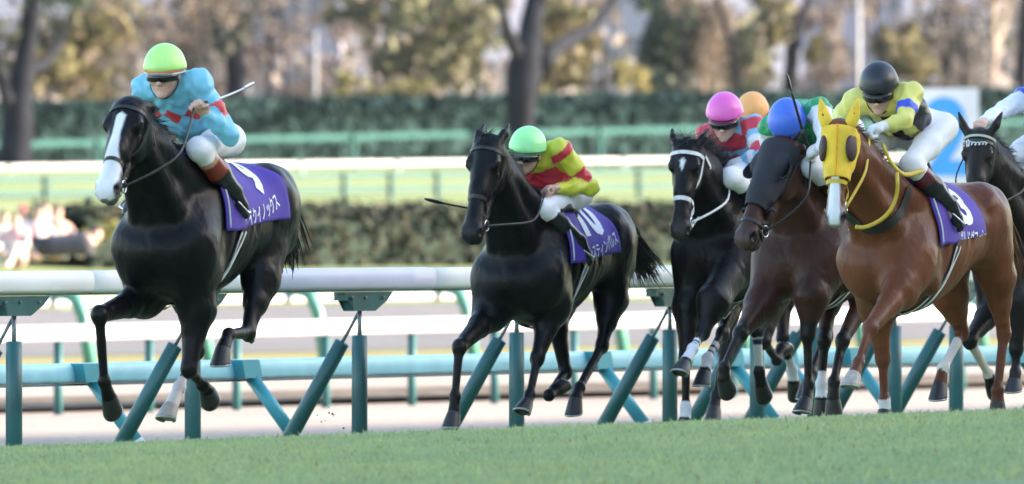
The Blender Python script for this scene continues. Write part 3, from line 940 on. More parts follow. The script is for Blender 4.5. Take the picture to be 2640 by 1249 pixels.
        sc_ = A + sk * .095 + ft * .055
        nn = nrm(np.cross(ft, sk))
        pts = [sc_ + ft * .012 + nn * .055 * math.cos(q) - sk * (.11 * max(0, math.sin(q)) + .0) for q in np.linspace(0, math.pi, 14)]
        st = MB().tube(pts, .0055, 6).tube([sc_ - nn * .058 + ft * .012, sc_ + nn * .058 + ft * .012], .011, 6)
        st.build('stirrup', M['steel'], bo)
        MB().tube([sc_ - sk * .11, (sc_ + K) / 2 + np.array([-.03, 0, 0.05]), J['hip' + sd] * .4 + K * .6 - sk * .03], .011, 6, flat=.4).build('stirrup_leather', M['white_strap'] if sp.get('white_leathers') else M['leather'], bo)
    # ---- helmet under its silk cover
    nu, nv = 40, 16; hc = HP(0, -.014, .034); ra = np.array([.098, .122, .113]) * sp.get('hs', 1)
    Vh = []
    for i in range(nv + 1):
        t = (math.pi / 2 + .10) * i / nv
        for j in range(nu):
            p = 2 * math.pi * j / nu
            low = .012 * math.cos(p - math.pi / 2) if i == nv else 0
            bul = 1 + .025 * math.sin(t) ** 8 * (i > nv - 3)
            seam = 1 + .010 * abs(math.cos(3 * p)) ** 24 * math.sin(t)
            v = np.array([math.sin(t) * math.cos(p), math.sin(t) * math.sin(p), math.cos(t)]) * ra * bul * seam
            Vh.append(hc + v @ hx + crown * low)
    Qh = [(i * nu + j, (i + 1) * nu + j, (i + 1) * nu + (j + 1) % nu, i * nu + (j + 1) % nu) for i in range(nv) for j in range(nu)]
    he = mesh_np('helmet', Vh, Qh, None, sp['cap'], body)
    md = he.modifiers.new('thickness', 'SOLIDIFY'); md.thickness = .012; md.offset = -1
    MB().sphere(hc + crown * ra[2], (.014, .014, .008), hx, 10, 6).build('button', sp['cap'], he)
    # peak
    pk = []
    for r_, dz in ((.97, -.012), (1.13, -.026)):
        for j in range(17):
            p = math.pi / 2 + (j - 8) / 8 * R(62)
            e = 1 - (abs(j - 8) / 8) ** 2.5
            rr = .97 + (r_ - .97) * e
            pk.append(hc + (np.array([math.cos(p) * rr, math.sin(p) * rr, 0]) * ra + np.array([0, 0, dz * (1 if r_ < 1 else e) + (-.03 if r_ > 1 else 0) * (1 - e)])) @ hx)
    pq = [(j, j + 1, 17 + j + 1, 17 + j) for j in range(16)]
    pe = mesh_np('peak', pk, pq, None, sp.get('peak', M['black']), he); md = pe.modifiers.new('thickness', 'SOLIDIFY'); md.thickness = .006
    for (dz, rw, mt) in sp.get('bands', ()):
        ang = np.linspace(0, 2 * np.pi, 49)
        k = math.sqrt(max(0, 1 - (dz / ra[2]) ** 2)) + .055
        pts = [hc + (np.array([math.cos(p) * k, math.sin(p) * k, 0]) * ra + np.array([0, 0, dz])) @ hx for p in ang]
        MB().tube(pts, rw, 6).build('helmet_band', mt, he)
    # goggles and chin strap
    pts = []
    gv = []
    for c in (.012, -.030):
        for j in range(17):
            p = R(-66 + 132 * j / 16); k = 1 + .05 * math.cos(2 * p)
            gv.append(HP(math.sin(p) * .084 * k, math.cos(p) * .106 * k - .002, c - .0 * abs(j - 8)))
    gq = [(j, j + 1, 17 + j + 1, 17 + j) for j in range(16)]
    go = mesh_np('goggles', gv, gq, None, M['goggle'], he); md = go.modifiers.new('thickness', 'SOLIDIFY'); md.thickness = .014
    cs = [HP(.080 * math.cos(q), .0 + .055 * max(0, math.sin(q)), -.02 - .108 * math.sin(q)) for q in np.linspace(0, math.pi, 17)]
    MB().tube(cs, .0055, 6, flat=.5).build('chin_strap', M['black'], he)
    if sp.get('gloves'):
        for sd in sp['gloves']:
            d = hands[sd]; g = Grid(d['c'] - .13, d['c'] + .13, .006)
            g.cone(d['wr'] - d['fd'] * .02, d['wr'] + d['fd'] * .07, .034, .028, d['gr'], 1.0, 1.65, .015)
            for i in range(4):
                b0 = d['c'] - d['fd'] * .018 - d['pn'] * .022 + d['gr'] * (.030 - .0195 * i)
                b1 = b0 + d['fd'] * .027 + d['pn'] * .016; b2 = b1 + d['pn'] * .027 - d['fd'] * .006; b3 = b2 - d['fd'] * .025
                g.chain([b0, b1, b2, b3], [.0135, .013, .0122, .0112], k=.004)
            t0 = d['wr'] + d['gr'] * .026 + d['fd'] * .02; t1 = t0 + d['gr'] * .016 + d['fd'] * .028 + d['pn'] * .014; t2 = t1 - d['gr'] * .022 + d['fd'] * .020 + d['pn'] * .018
            g.chain([t0, t1, t2], [.0155, .0145, .0125], k=.006)
            V, Q = g.mesh(); mesh_np('glove', V, Q, None, M['glove'], body)
    saddle = MB()
    sx = np.linspace(-.17, .14, 10)
    Ps = np.zeros((10, 15, 3)); Ns = np.zeros((10, 15, 3))
    for i, x in enumerate(sx):
        for j, t in enumerate(np.linspace(-46, 46, 15)):
            p, n = hit(h['bvh'], (x, 0, -.30), (0, math.sin(R(t)), math.cos(R(t)))); 
            Ps[i, j] = p + n * (.026 + .02 * (abs(i - 4.5) / 4.5) ** 3 * (abs(t) < 30)); Ns[i, j] = n
    sd_ = grid_mesh(Ps, 'saddle', M['leather'], h['body'], .016, Ns)
    return dict(J=J, hands=hands, body=body)

def reins_to(h, r, mat, sag=.05, both=True, r_=.008, ends=('L', 'R')):
    for y, sd in ((1, ends[0]), (-1, ends[1])):
        if y not in h.get('bit', {}): continue
        a = h['bit'][y]; b = r['hands'][sd]['c']
        mid = (a + b) / 2 + np.array([0, y * .13, -sag])
        rein(h, [a, a * .6 + mid * .4 + np.array([0, y * .02, 0]), mid, b], mat, r=r_)

def make_whip(r, h, P0, P1, label, mats, rad=(.009, .011, .006, .010)):
    """a whip from the fist: P0 -> P1 in the horse's frame"""
    P0, P1 = np.array(P0), np.array(P1); t = lambda a: P0 + (P1 - P0) * a + np.array([0, 0, -.015]) * 4 * a * (1 - a)
    o = MB().tube([t(a) for a in np.linspace(0, .36, 6)], np.linspace(rad[1], rad[0], 6), 8).build('whip', mats[0], None, True, h['rig'].M)
    tag(o, label, 'whip', 'riding whips')
    MB().tube([t(a) for a in np.linspace(.36, .82, 8)], np.linspace(rad[0] * .9, rad[2], 8), 8).build('shaft', mats[1], o)
    MB().tube([t(a) for a in np.linspace(.82, 1, 6)], [rad[2], rad[3], rad[3] * 1.15, rad[3] * 1.15, rad[3], rad[3] * .6], 8, flat=.5).build('flap', mats[1], o)
    return o
# ------------------------------------------------------------------ the course: everything runs along the rail
TH = R(23.75)
SN, CS = math.sin(TH), math.cos(TH)
U = np.array([SN, CS, 0]); NV = np.array([-CS, SN, 0])       # along the rail (away), across it (into the infield)
R0 = np.array([0, 105.86, 0])
def qt(q, t, z=0.0): return R0 + NV * q + U * t + np.array([0, 0, z])
def at_px(px, q):
    """point of the line q metres beyond the rail that stands over photo column px"""
    k = (px - 1320) / F
    Y = (R0[1] * SN + q) / (SN - k * CS)
    return np.array([k * Y, Y, 0])
def t_of(px, q): return float((at_px(px, q) - R0) @ U)
def zpx(py, px, q):
    return EYE - (py - HORIZON) * at_px(px, q)[1] / F
PROF = np.array([(-400, -.64), (0, -.64), (1.2, -.60), (24.5, -.60), (36, -.55), (45, -.53), (50, -.50), (55, -.30), (61, .05), (66, .30), (80, 1.10), (100, 1.35), (120, 2.0), (135, 2.35), (200, 2.6), (600, 6), (1600, 9)])
def zg(q): return float(np.interp(q, PROF[:, 0], PROF[:, 1]))

def strip(name, q0, q1, mat, dz, t0=-260, t1=900, step=2.0, rough=0.0):
    qs = np.unique(np.concatenate([np.arange(q0, q1, max(step, (q1 - q0) / 60)), [q1], PROF[(PROF[:, 0] > q0) & (PROF[:, 0] < q1), 0]]))
    ts = np.linspace(t0, t1, 120)
    V = [qt(q, t, zg(q) + dz + rough * math.sin(q * 3.1 + t * 1.3) * math.sin(t * .7 + q)) for q in qs for t in ts]
    n = len(ts)
    Q = [(i * n + j, i * n + j + 1, (i + 1) * n + j + 1, (i + 1) * n + j) for i in range(len(qs) - 1) for j in range(n - 1)]
    o = mesh_np(name, V, [q[::-1] for q in Q], None, mat)
    if o.data.polygons[0].normal.z < 0: o.data.flip_normals()
    return tag(o, kind='structure')

def mat_ground(name, c1, c2, sc=1.5, c3=None, bump=.4, rough=.9, fine=14):
    m, nt, b = new_mat(name)
    tc = nt.nodes.new('ShaderNodeTexCoord')
    n1 = nt.nodes.new('ShaderNodeTexNoise'); n1.inputs['Scale'].default_value = sc; n1.inputs['Detail'].default_value = 8; n1.inputs['Roughness'].default_value = .65
    nt.links.new(tc.outputs['Object'], n1.inputs['Vector'])
    r = nt.nodes.new('ShaderNodeValToRGB'); r.color_ramp.elements[0].position = .32; r.color_ramp.elements[1].position = .68
    r.color_ramp.elements[0].color = (*c1, 1); r.color_ramp.elements[1].color = (*c2, 1)
    if c3:
        e = r.color_ramp.elements.new(.52); e.color = (*c3, 1)
    nt.links.new(n1.outputs['Fac'], r.inputs['Fac'])
    n2 = nt.nodes.new('ShaderNodeTexNoise'); n2.inputs['Scale'].default_value = fine; n2.inputs['Detail'].default_value = 6
    nt.links.new(tc.outputs['Object'], n2.inputs['Vector'])
    mr = nt.nodes.new('ShaderNodeMapRange'); mr.inputs['From Min'].default_value = .3; mr.inputs['From Max'].default_value = .7; mr.inputs['To Min'].default_value = .78; mr.inputs['To Max'].default_value = 1.22
    nt.links.new(n2.outputs['Fac'], mr.inputs['Value'])
    mx = nt.nodes.new('ShaderNodeVectorMath'); mx.operation = 'SCALE'
    nt.links.new(r.outputs['Color'], mx.inputs[0]); nt.links.new(mr.outputs[0], mx.inputs['Scale'])
    nt.links.new(mx.outputs[0], b.inputs['Base Color']); b.inputs['Roughness'].default_value = rough; b.inputs['Specular IOR Level'].default_value = .2
    bm = nt.nodes.new('ShaderNodeBump'); bm.inputs['Strength'].default_value = bump; bm.inputs['Distance'].default_value = .04
    nt.links.new(n2.outputs['Fac'], bm.inputs['Height']); nt.links.new(bm.outputs['Normal'], b.inputs['Normal'])
    return m

# ground to the horizon, then the strips that lie on it
gm = mat_ground('ground_earth', (.10, .095, .06), (.16, .14, .09), .2)
o = mesh_np('ground', [(-4000, -1600, -.9), (4000, -1600, -.9), (4000, 4800, -.9), (-4000, 4800, -.9)], [(0, 1, 2, 3)], None, gm); tag(o, kind='structure')
sand = mat_ground('track_sand', (.27, .225, .20), (.36, .30, .26), .35, (.315, .265, .235), .5)
strip('dirt_track', 1.0, 36, sand, 0, step=.8, rough=.006)
dry = mat_ground('dry_infield_turf', (.20, .18, .07), (.28, .25, .11), .3, (.24, .21, .085))
rail_shadow_strip = mat_ground('painted_rail_shadow', (.075, .055, .045), (.17, .125, .095), 2.2, (.11, .085, .065), .8, fine=5)
strip('rail_shadow_strip', 24.4, 27.6, rail_shadow_strip, .02, step=.3, rough=.05)  # rough dark strip: the far rail beam's shadow on the sand, painted as colour
strip('infield_lawn', 36, 45, dry, .01)
road = mat_ground('service_road', (.13, .12, .125), (.17, .16, .165), .5)
strip('service_road', 45, 57.5, road, .02, step=.7)
lawn = mat_ground('winter_turf', (.155, .20, .075), (.25, .27, .12), .25, (.20, .23, .09))
strip('infield_bank', 57.5, 138, lawn, .03)
wood = mat_ground('woodland_ground', (.12, .11, .05), (.22, .18, .10), .3)
strip('woodland_ground', 138, 1400, wood, .0, t0=-400, t1=3000, step=12)

def mound():
    t0, t1 = t_of(-330, 59), t_of(330, 59); V = []; nt, nq = 40, 12
    for i in range(nt):
        f = i / (nt - 1); e = math.sin(math.pi * min(1, (1 - f) * 3.2) / 2)
        for j in range(nq):
            u = j / (nq - 1); q = 57.4 + 4.4 * u
            V.append(qt(q, t0 + (t1 - t0) * f, zg(q) - .04 + (.47 * math.sin(math.pi * u ** .8) + .03 * math.sin(f * 37 + u * 5)) * e))
    o = mesh_np('grass_mound', V, [(i * nq + j, (i + 1) * nq + j, (i + 1) * nq + j + 1, i * nq + j + 1) for i in range(nt - 1) for j in range(nq - 1)], None, lawn)
    if o.data.polygons[0].normal.z < 0: o.data.flip_normals()
    tag(o, kind='structure')
mound()

def turf_z(X, Y):
    q = (np.array([X, Y, 0]) - R0) @ NV
    A = .262 + .038 * max(-4, min(4, X))
    d = Y - 84
    w = 9.0 if d > 0 else 30.0
    hump = A * (.5 + .5 * math.cos(math.pi * max(-1, min(1, d / w))))
    z = -.06 + hump
    k = max(0, min(1, (q + .9) / 2.2)); k = k * k * (3 - 2 * k)
    return z * (1 - k) - .68 * k
nx, ny = 121, 150
xs = np.linspace(-24, 24, nx); ys = np.linspace(40, 132, ny)
Vt = [(x, y, turf_z(x, y)) for x in xs for y in ys]
Qt = [(i * ny + j, (i + 1) * ny + j, (i + 1) * ny + j + 1, i * ny + j + 1) for i in range(nx - 1) for j in range(ny - 1)]
turf_m = mat_ground('race_turf', (.15, .22, .10), (.24, .30, .14), 1.2, (.19, .26, .12), .5)
def qmid(q):
    c = np.mean([Vt[i] for i in q], 0); return (c * [1, 1, 0] - R0) @ NV
o = mesh_np('turf_track', Vt, [q for q in Qt if qmid(q) < 1.6], None, turf_m); tag(o, kind='structure')
# grass blades standing on the near turf
def grass():
    n = 230000
    Y = 72 + 21 * rng.random(n) ** .8
    half = Y * (2150 / F)
    X = (rng.random(n) * 2 - 1) * half
    Z = np.array([turf_z(x, y) for x, y in zip(X, Y)])
    hgt = rng.uniform(.010, .036, n) * (1 + .5 * (rng.random(n) < .06)); w = rng.uniform(.004, .008, n)
    a = rng.uniform(0, np.pi, n); lean = rng.normal(0, .45, (n, 2))
    dx, dy = np.cos(a) * w, np.sin(a) * w
    B = np.stack([X, Y, Z - .005], 1)
    P = np.zeros((n, 5, 3))
    P[:, 0] = B + np.stack([-dx, -dy, 0 * dx], 1); P[:, 1] = B + np.stack([dx, dy, 0 * dx], 1)
    mid = B + np.stack([lean[:, 0] * hgt * .35, lean[:, 1] * hgt * .35, hgt * .6], 1)
    P[:, 2] = mid + np.stack([dx * .7, dy * .7, 0 * dx], 1); P[:, 3] = mid - np.stack([dx * .7, dy * .7, 0 * dx], 1)
    P[:, 4] = B + np.stack([lean[:, 0] * hgt, lean[:, 1] * hgt, hgt], 1)
    i = np.arange(n)[:, None] * 5
    Q = i + np.array([[0, 1, 2, 3]]); T = i + np.array([[3, 2, 4]])
    patch = np.sin(X * 1.7 + np.sin(Y * .9) * 2) * np.sin(Y * .55 + X * .6)
    base = np.array([.38, .46, .21]); yel = np.array([.52, .52, .21]); blu = np.array([.31, .41, .22])
    f = np.clip(rng.normal(.35 + .22 * patch, .25, n), 0, 1)[:, None]
    c = blu * (1 - f) + yel * f * .55 + base * f * .45
    c = np.where(rng.random(n)[:, None] < .02, np.array([.24, .20, .09]), c) * rng.uniform(.86, 1.14, (n, 1))
    o = mesh_np('grass', P.reshape(-1, 3), Q, T, mat_vc('grass_blade', .5, .45, .1, 3, 0, trans=.45), None, False, np.repeat(c, 5, 0))
    tag(o, 'short green racecourse grass covering the near turf', 'grass', kind='stuff')
grass()

# ------------------------------------------------------------------ grandstand on the sun side: its shade covers the home straight
def grandstand():
    D = 67.5; H = 26.5
    root = empty('grandstand', qt(-D, 90, -.6), 'tall concrete grandstand beside the home straight', 'grandstand')
    conc = mat_plain('stand_concrete', (.42, .41, .39), .8, .1, .4, bump=.2, bscale=4)
    glass = mat_plain('stand_glass', (.05, .07, .08), .1, .1, .3)
    seat = mat_plain('stand_seats', (.10, .16, .30), .6, .2, 3)
    inv = Matrix.Translation(-root.location)
    ax = [U, NV, np.array([0, 0, 1.0])]
    def blk(nm, q0, q1, z0, z1, m, ta=-70, tb=250):
        o = MB().box(qt((q0 + q1) / 2, (ta + tb) / 2, (z0 + z1) / 2), ((tb - ta) / 2, (q1 - q0) / 2, (z1 - z0) / 2), ax).build(nm, m, None, False)
        o.parent = root; o.matrix_parent_inverse = inv; return o
    blk('back_wall', -D - 32, -D - 28, -.9, H, conc)
    for k in range(9): blk('seating_step', -D - 28 + 2.6 * (8 - k), -D - 28 + 2.6 * (9 - k), -.9, 10.5 - 1.05 * (8 - k), seat)
    blk('upper_tier', -D - 28, -D - 8, 12.0, 13.2, conc); blk('glass_front', -D - 9, -D - 8.6, 13.2, 17.5, glass)
    blk('roof', -D - 32, -D, H, H + .9, conc)
    for t in range(-70, 251, 20): blk('roof_column', -D - 8.4, -D - 7.4, -.9, H, conc, t, t + .9)
    blk('rear_screen', -D - 34, -D - 32.1, -.9, H + .9, conc)
grandstand()

# ------------------------------------------------------------------ rails
def beam(P, w, hgt, flat=.6, seg=16, lip=0):
    """rounded hollow-looking beam along points P: section w across, hgt tall, rounded on top"""
    P = np.asarray(P, float); a = np.linspace(0, 2 * np.pi, seg, endpoint=False)
    sx = np.sign(np.cos(a)) * np.abs(np.cos(a)) ** flat * w / 2; sz = np.sign(np.sin(a)) * np.abs(np.sin(a)) ** flat * hgt / 2
    V = np.concatenate([p + np.outer(sx, NV) + np.outer(sz, [0, 0, 1]) for p in P]); n = len(P)
    Q = [(i * seg + j, i * seg + (j + 1) % seg, (i + 1) * seg + (j + 1) % seg, (i + 1) * seg + j) for i in range(n - 1) for j in range(seg)]
    V = np.concatenate([V, P[:1], P[-1:]])
    T = [(n * seg, (j + 1) % seg, j) for j in range(seg)] + [(n * seg + 1, (n - 1) * seg + j, (n - 1) * seg + (j + 1) % seg) for j in range(seg)]
    return V, Q, T

def front_rail():
    zt = .93
    P0 = at_px(-400, 0)
    root = empty('running_rail', P0, 'white topped running rail on green padded posts right behind the horses', 'running rail')
    inv = Matrix.Translation(-Vector(P0))
    def add(mb, nm, m, par=None, smooth=True):
        o = mb.build(nm, m, None, smooth); o.parent = par or root
        if par is None: o.matrix_parent_inverse = inv
        return o
    # beam covers butt at the joints seen in the photo
    joints = [-1500, -400, 215, 640, 1095, 1560, 1900, 2260, 2620, 3050]
    lav = mat_plain('rail_cover_lavender', (.56, .56, .72), .38, .05, 3)
    def hz(px): return zpx(700 - .0089 * px, px, 0)
    for i in range(len(joints) - 1):
        a, b = joints[i], joints[i + 1]; t0, t1 = t_of(a, 0), t_of(b, 0)
        top0, top1 = hz(a), hz(b)
        pts = [qt(0, t, top0 + (top1 - top0) * f - .066) for f, t in [(f, t0 + (t1 - t0 - .012) * f) for f in np.linspace(0, 1, 8)]]
        V, Q, T = beam(pts, .16 if i != 3 else .17, .132 if i != 3 else .138, .5)
        add(MB().add(V, Q, T), 'rail_cover', M['rail_white'] if i != 3 else lav)
        pts = [p - np.array([0, 0, .066]) for p in pts]
        V, Q, T = beam(pts, .10, .022, .5)
        add(MB().add(V, Q, T), 'rail_lip', M['galv'])
    ax = np.array([U, NV, [0, 0, 1]])
    for px in (-1450, -950, -445, 36, 497, 927, 1332, 1727, 1952, 2100, 2306, 2465, 2810):
        t = t_of(px, 0); zt_ = hz(px); b = qt(0, t)
        zu = zt_ - .145
        # wing bracket under the beam
        k = np.array([0, 0, 1.0])
        pl = [(-.30, 0), (.42, 0), (.34, -.05), (.16, -.115), (-.16, -.115), (-.18, -.05), (-.30, -.05)]
        V = [b + U * a + k * (zu + c) + NV * w for w in (-.035, .035) for a, c in pl]; n = len(pl)
        mb = MB().add(V, [(i, (i + 1) % n, n + (i + 1) % n, n + i) for i in range(n)], [(0, i + 1, i) for i in range(1, n - 1)] + [(n, n + i, n + i + 1) for i in range(1, n - 1)])
        br = add(mb, 'rail_bracket', M['rail_green'], None, False)
        for a_ in (-.20, .0, .26):
            for w_ in (-.040, .040): MB().sphere(b + U * a_ + NV * w_ + k * (zu - .035), .012, None, 8, 5).build('bolt', M['galv'], br)
        add(MB().tube([b + k * (zu - .11), b + k * (zu - .30)], .014, 8), 'post_rod', M['galv'])
        pd = add(MB().tube([b + k * (zu - .262), b + k * (zu - .268), b + k * (zu - .6), b + k * (-.75)], [.035, .047, .049, .050], 18), 'post', M['rail_green'])
        # brace leaning out to the infield side
        top = b + k * (zu - .10) + U * .02; foot = b + NV * .58 - U * .05 + k * (-.32)
        d = foot - top
        add(MB().tube([top, top + d * .24], .011, 8), 'brace_rod', M['galv'])
        add(MB().tube([top + d * .20, top + d * .205, top + d], [.035, .046, .048], 18), 'brace', M['rail_green'])
front_rail()

def teal_rail():
    q = 2.4
    P0 = at_px(-300, q)
    root = empty('running_rail', P0, 'low pale teal rail with slanting legs just behind the front rail', 'running rail')
    inv = Matrix.Translation(-Vector(P0))
    def add(mb, nm, m, smooth=True):
        o = mb.build(nm, m, None, smooth); o.parent = root; o.matrix_parent_inverse = inv; return o
    def top(px): return zpx(941 - .0235 * px if px < 1700 else 901 - .010 * (px - 1700), px, q)
    ps = list(range(-1320, 3100, 170))
    pts = [qt(q, t_of(p, q), top(p) - .0625) for p in ps]
    V, Q, T = beam(pts, .11, .125, .5)
    add(MB().add(V, Q, T), 'rail_beam', M['rail_teal'])
    V, Q, T = beam([p - np.array([0, 0, .071]) for p in pts], .09, .014, .5)
    add(MB().add(V, Q, T), 'rail_lip', M['rail_green'])
    deep = mat_plain('rail_deep_teal', (.045, .30, .36), .4, .15, 4)
    k = np.array([0, 0, 1.0])
    for px in (190, 600, 1510, 1850, 1990, 2165, 2600):
        b = qt(q, t_of(px, q), top(px) - .06)
        mb = MB().box(b - NV * .075 + U * .0, (.13, .05, .058), [U, NV, k])
        V = np.array(mb.V[0]); V[V[:, 2] < b[2]] += U * .05
        mb.V[0] = V
        add(mb, 'rail_bracket', deep, False)
        f0 = b - NV * .08 + U * .10 - k * .05
        f1 = b - NV * .34 + U * .18 - k * .42
        add(MB().tube([f0, f1], [.042, .044], 14), 'rail_leg', deep)
        add(MB().tube([f1 + (f1 - f0) * .005, f1 + (f1 - f0) * .9], .0455, 14), 'leg_foot', M['rail_white'])
teal_rail()

def white_rail(q, ytop, slope, thick, posts, label, neck=True, pmat='rail_green', wide=.16, arms=True, lean=.35, beam_mat='rail_grey', px0=-1350, px1=3000, post_r=.035):
    P0 = at_px(px0, q)
    root = empty('running_rail', P0, label, 'running rail', 'rails along the far side')
    inv = Matrix.Translation(-Vector(P0))
    def add(mb, nm, m, smooth=True):
        o = mb.build(nm, m, None, smooth); o.parent = root; o.matrix_parent_inverse = inv; return o
    top = lambda px: zpx(ytop + slope * px, px, q)
    pts = [qt(q, t_of(p, q), top(p) - thick / 2) for p in range(px0, px1 + 1, 150)]
    V, Q, T = beam(pts, wide, thick, .6)
    add(MB().add(V, Q, T), 'rail_beam', M[beam_mat])
    k = np.array([0, 0, 1.0])
    for px in posts:
        b = qt(q, t_of(px, q)); zt = top(px) - thick / 2
        if arms:      # curved gooseneck arm reaching over from the post
            c = [b + k * (zt), b + k * (zt + thick * .9) - NV * .02, b + k * (zt + thick * 1.05) - NV * .16, b + k * (zt + thick * .5) - NV * .30, b + k * (zt - .15) - NV * .40, b + k * (zg(q) - .1) - NV * .52]
            add(MB().tube(c, post_r, 8), 'rail_arm', M[pmat])
        else:
            add(MB().tube([b + k * (zt - thick * .4), b + k * (zg(q) - .15)], post_r, 8), 'post', M[pmat])
            if lean: add(MB().tube([b + k * (zt - thick * .4) + U * .4, b + NV * lean + k * (zg(q) - .1) + U * .4], post_r, 8), 'brace', M[pmat])
    return root
white_rail(23.7, 841, -.021, .155, [150, 385, 610, 840, 1062, 1275, 1480, 1685, 1890, 2090, 2290, 2480], 'thick white rail on thin green posts along the far edge of the sand track', arms=False, post_r=.042, lean=0)
white_rail(38, 772, -.016, .10, [-170, 130, 437, 737, 1122, 1510, 1830, 2130, 2440], 'white rail hung on curved green gooseneck arms beyond the sand track', post_r=.072, pmat='rail_mid')

def board_fence(q, ys, slope, th, posts, label, mat, zfoot=None, w=.06, cap=None):
    P0 = at_px(-300, q)
    root = empty('fence', P0, label, 'fence', 'green fences on the infield bank')
    inv = Matrix.Translation(-Vector(P0))
    def add(mb, nm, m):
        o = mb.build(nm, m, None, False); o.parent = root; o.matrix_parent_inverse = inv; return o
    for y in ys:
        pts = [qt(q, t_of(p, q), zpx(y + slope * p, p, q) - th / 2) for p in range(-1500, 3001, 300)]
        V, Q, T = beam(pts, w, th, .3); add(MB().add(V, Q, T), 'fence_board', mat)
    for px in posts:
        b = qt(q, t_of(px, q)); zt = zpx(min(ys) + slope * px, px, q)
        add(MB().box(b - NV * (w * .5 + .045) + np.array([0, 0, (zt + zg(q)) / 2 - .1]), (.06, .04, (zt - zg(q)) / 2 + .1), [U, NV, np.array([0, 0, 1.0])]), 'fence_post', mat)
board_fence(100, (456, 493), -.012, .12, (110, 880, 330, 1000, 1120, 1640, 2300, 2500), 'two-board pale green fence on the sunlit grass bank', M['rail_pale'])
board_fence(122, (366,), -.022, .135, (245, 905, 1540, 2200, 2700), 'single-board green rail in front of the tall clipped hedge', M['rail_dull'])
def top_rail():
    q = 118; P0 = at_px(-300, q)
    root = empty('running_rail', P0, 'white board rail at the top of the grass bank with dark joints', 'running rail', 'rails along the far side')
    inv = Matrix.Translation(-Vector(P0))
    js = [-1500, -750, 15, 770, 1020, 1600, 2250, 3000]
    for a, b in zip(js[:-1], js[1:]):
        pts = [qt(q, t_of(a + (b - a) * f * .999, q), zpx(426 - .011 * (a + (b - a) * f), a + (b - a) * f, q) - .05) for f in np.linspace(0, 1, 5)]
        V, Q, T = beam(pts, .09, .10, .3); o = MB().add(V, Q, T).build('rail_board', M['rail_grey'], None, False); o.parent = root; o.matrix_parent_inverse = inv
    for px in js[1:-1]:
        z = zpx(426 - .011 * px, px, q)
        o = MB().box(qt(q, t_of(px, q), (z + zg(q)) / 2 - .1) - NV * .075, (.075, .03, (z - zg(q)) / 2 + .1), [U, NV, np.array([0, 0, 1.0])]).build('rail_post', M['galv'], None, False); o.parent = root; o.matrix_parent_inverse = inv
top_rail()
# ------------------------------------------------------------------ hedges, trees, people and buildings beyond the track
leaf_m = mat_vc('leaf', .6, .15, .1, 3, 0, trans=.2)
hedge_m = mat_vc('hedge_leaf', .8, .04, .15, 1, 0)
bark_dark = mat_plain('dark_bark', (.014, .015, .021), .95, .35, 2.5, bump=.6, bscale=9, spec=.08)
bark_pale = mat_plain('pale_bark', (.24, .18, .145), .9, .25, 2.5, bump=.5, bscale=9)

def leaves_at(Cn, size, cols, jit=.25, aspect=.7, r=rng):
    n = len(Cn); a = nrm_rows(r.normal(0, 1, (n, 3))); b = nrm_rows(np.cross(a, r.normal(0, 1, (n, 3))))
    s = size * r.uniform(.55, 1.35, (n, 1))
    P = np.stack([Cn - a * s, Cn + b * s * aspect, Cn + a * s, Cn - b * s * aspect], 1)
    cols = np.asarray(cols, float); k = r.integers(0, len(cols), n)
    c = cols[k] * r.uniform(1 - jit, 1 + jit, (n, 1))
    return P.reshape(-1, 3), np.arange(n * 4).reshape(-1, 4), np.repeat(c, 4, 0)
def nrm_rows(v): return v / (np.linalg.norm(v, axis=1)[:, None] + 1e-9)

def hedge(name, q, pxa, pxb, h0, ytopa, ytopb, thick, cols, n, label, size=.10):
    P0 = at_px(pxa, q); root = empty(name, P0 + np.array([0, 0, zg(q)]), label, 'hedge')
    inv = Matrix.Translation(-root.location)
    ta, tb = t_of(pxa, q), t_of(pxb, q)
    zt = lambda t: zpx(ytopa, pxa, q) + (zpx(ytopb, pxb, q) - zpx(ytopa, pxa, q)) * (t - ta) / (tb - ta)
    # a lumpy twig core with leaves all over it
    ts = np.linspace(ta, tb, 160); V = []; prof = [(-.5, 0), (-.52, .5), (-.46, .9), (-.3, .97), (.3, .97), (.5, .8), (.5, 0)]
    for t in ts:
        for a, c in prof:
            jj = .05 * math.sin(t * 2.1 + c * 7) + .04 * math.sin(t * 5.3 + a * 9)
            V.append(qt(q + (a + .5) * thick + jj, t, zg(q) - .1 + (zt(t) - zg(q) + .1 - .05) * c + jj * .6 * (c > .5)))
    m = len(prof); Q = [(i * m + j, i * m + j + 1, (i + 1) * m + j + 1, (i + 1) * m + j) for i in range(len(ts) - 1) for j in range(m - 1)]
    core = mat_plain(name + '_twigs', np.array(cols[0]) * .8, .95, .4, 2.0, bump=.5, bscale=8, spec=.04)
    o = mesh_np('twigs', V, Q, None, core); o.parent = root; o.matrix_parent_inverse = inv
    t = rng.uniform(ta, tb, n); k = rng.random(n); top = k < .3
    qq = np.where(top, q + rng.uniform(0, thick, n), q + rng.normal(0, .05, n)); 
    zz = np.array([zt(x) for x in t]); gz = zg(q)
    z = np.where(top, zz + rng.normal(-.02, .05, n), gz + (zz - gz) * rng.random(n))
    Cn = R0 + NV * qq[:, None] + U * t[:, None] + np.stack([0 * z, 0 * z, z], 1)
    Vl, Ql, Cl = leaves_at(Cn, size, cols, .12)
    # long soft swells of tone from one bush to the next
    sw = 1 + .28 * np.sin(np.repeat(t, 4) * .55 + 1) * np.sin(np.repeat(t, 4) * .21)
    o = mesh_np('leaves', Vl, Ql, None, hedge_m, None, False, Cl * sw[:, None]); o.parent = root; o.matrix_parent_inverse = inv
hedge('hedge', 66, 230, 3000, .95, 540, 533, 1.3, [(.032, .045, .036), (.038, .050, .037), (.058, .056, .040), (.050, .044, .036)], 16000, 'low rough hedge with brown patches across the middle of the infield', .075)
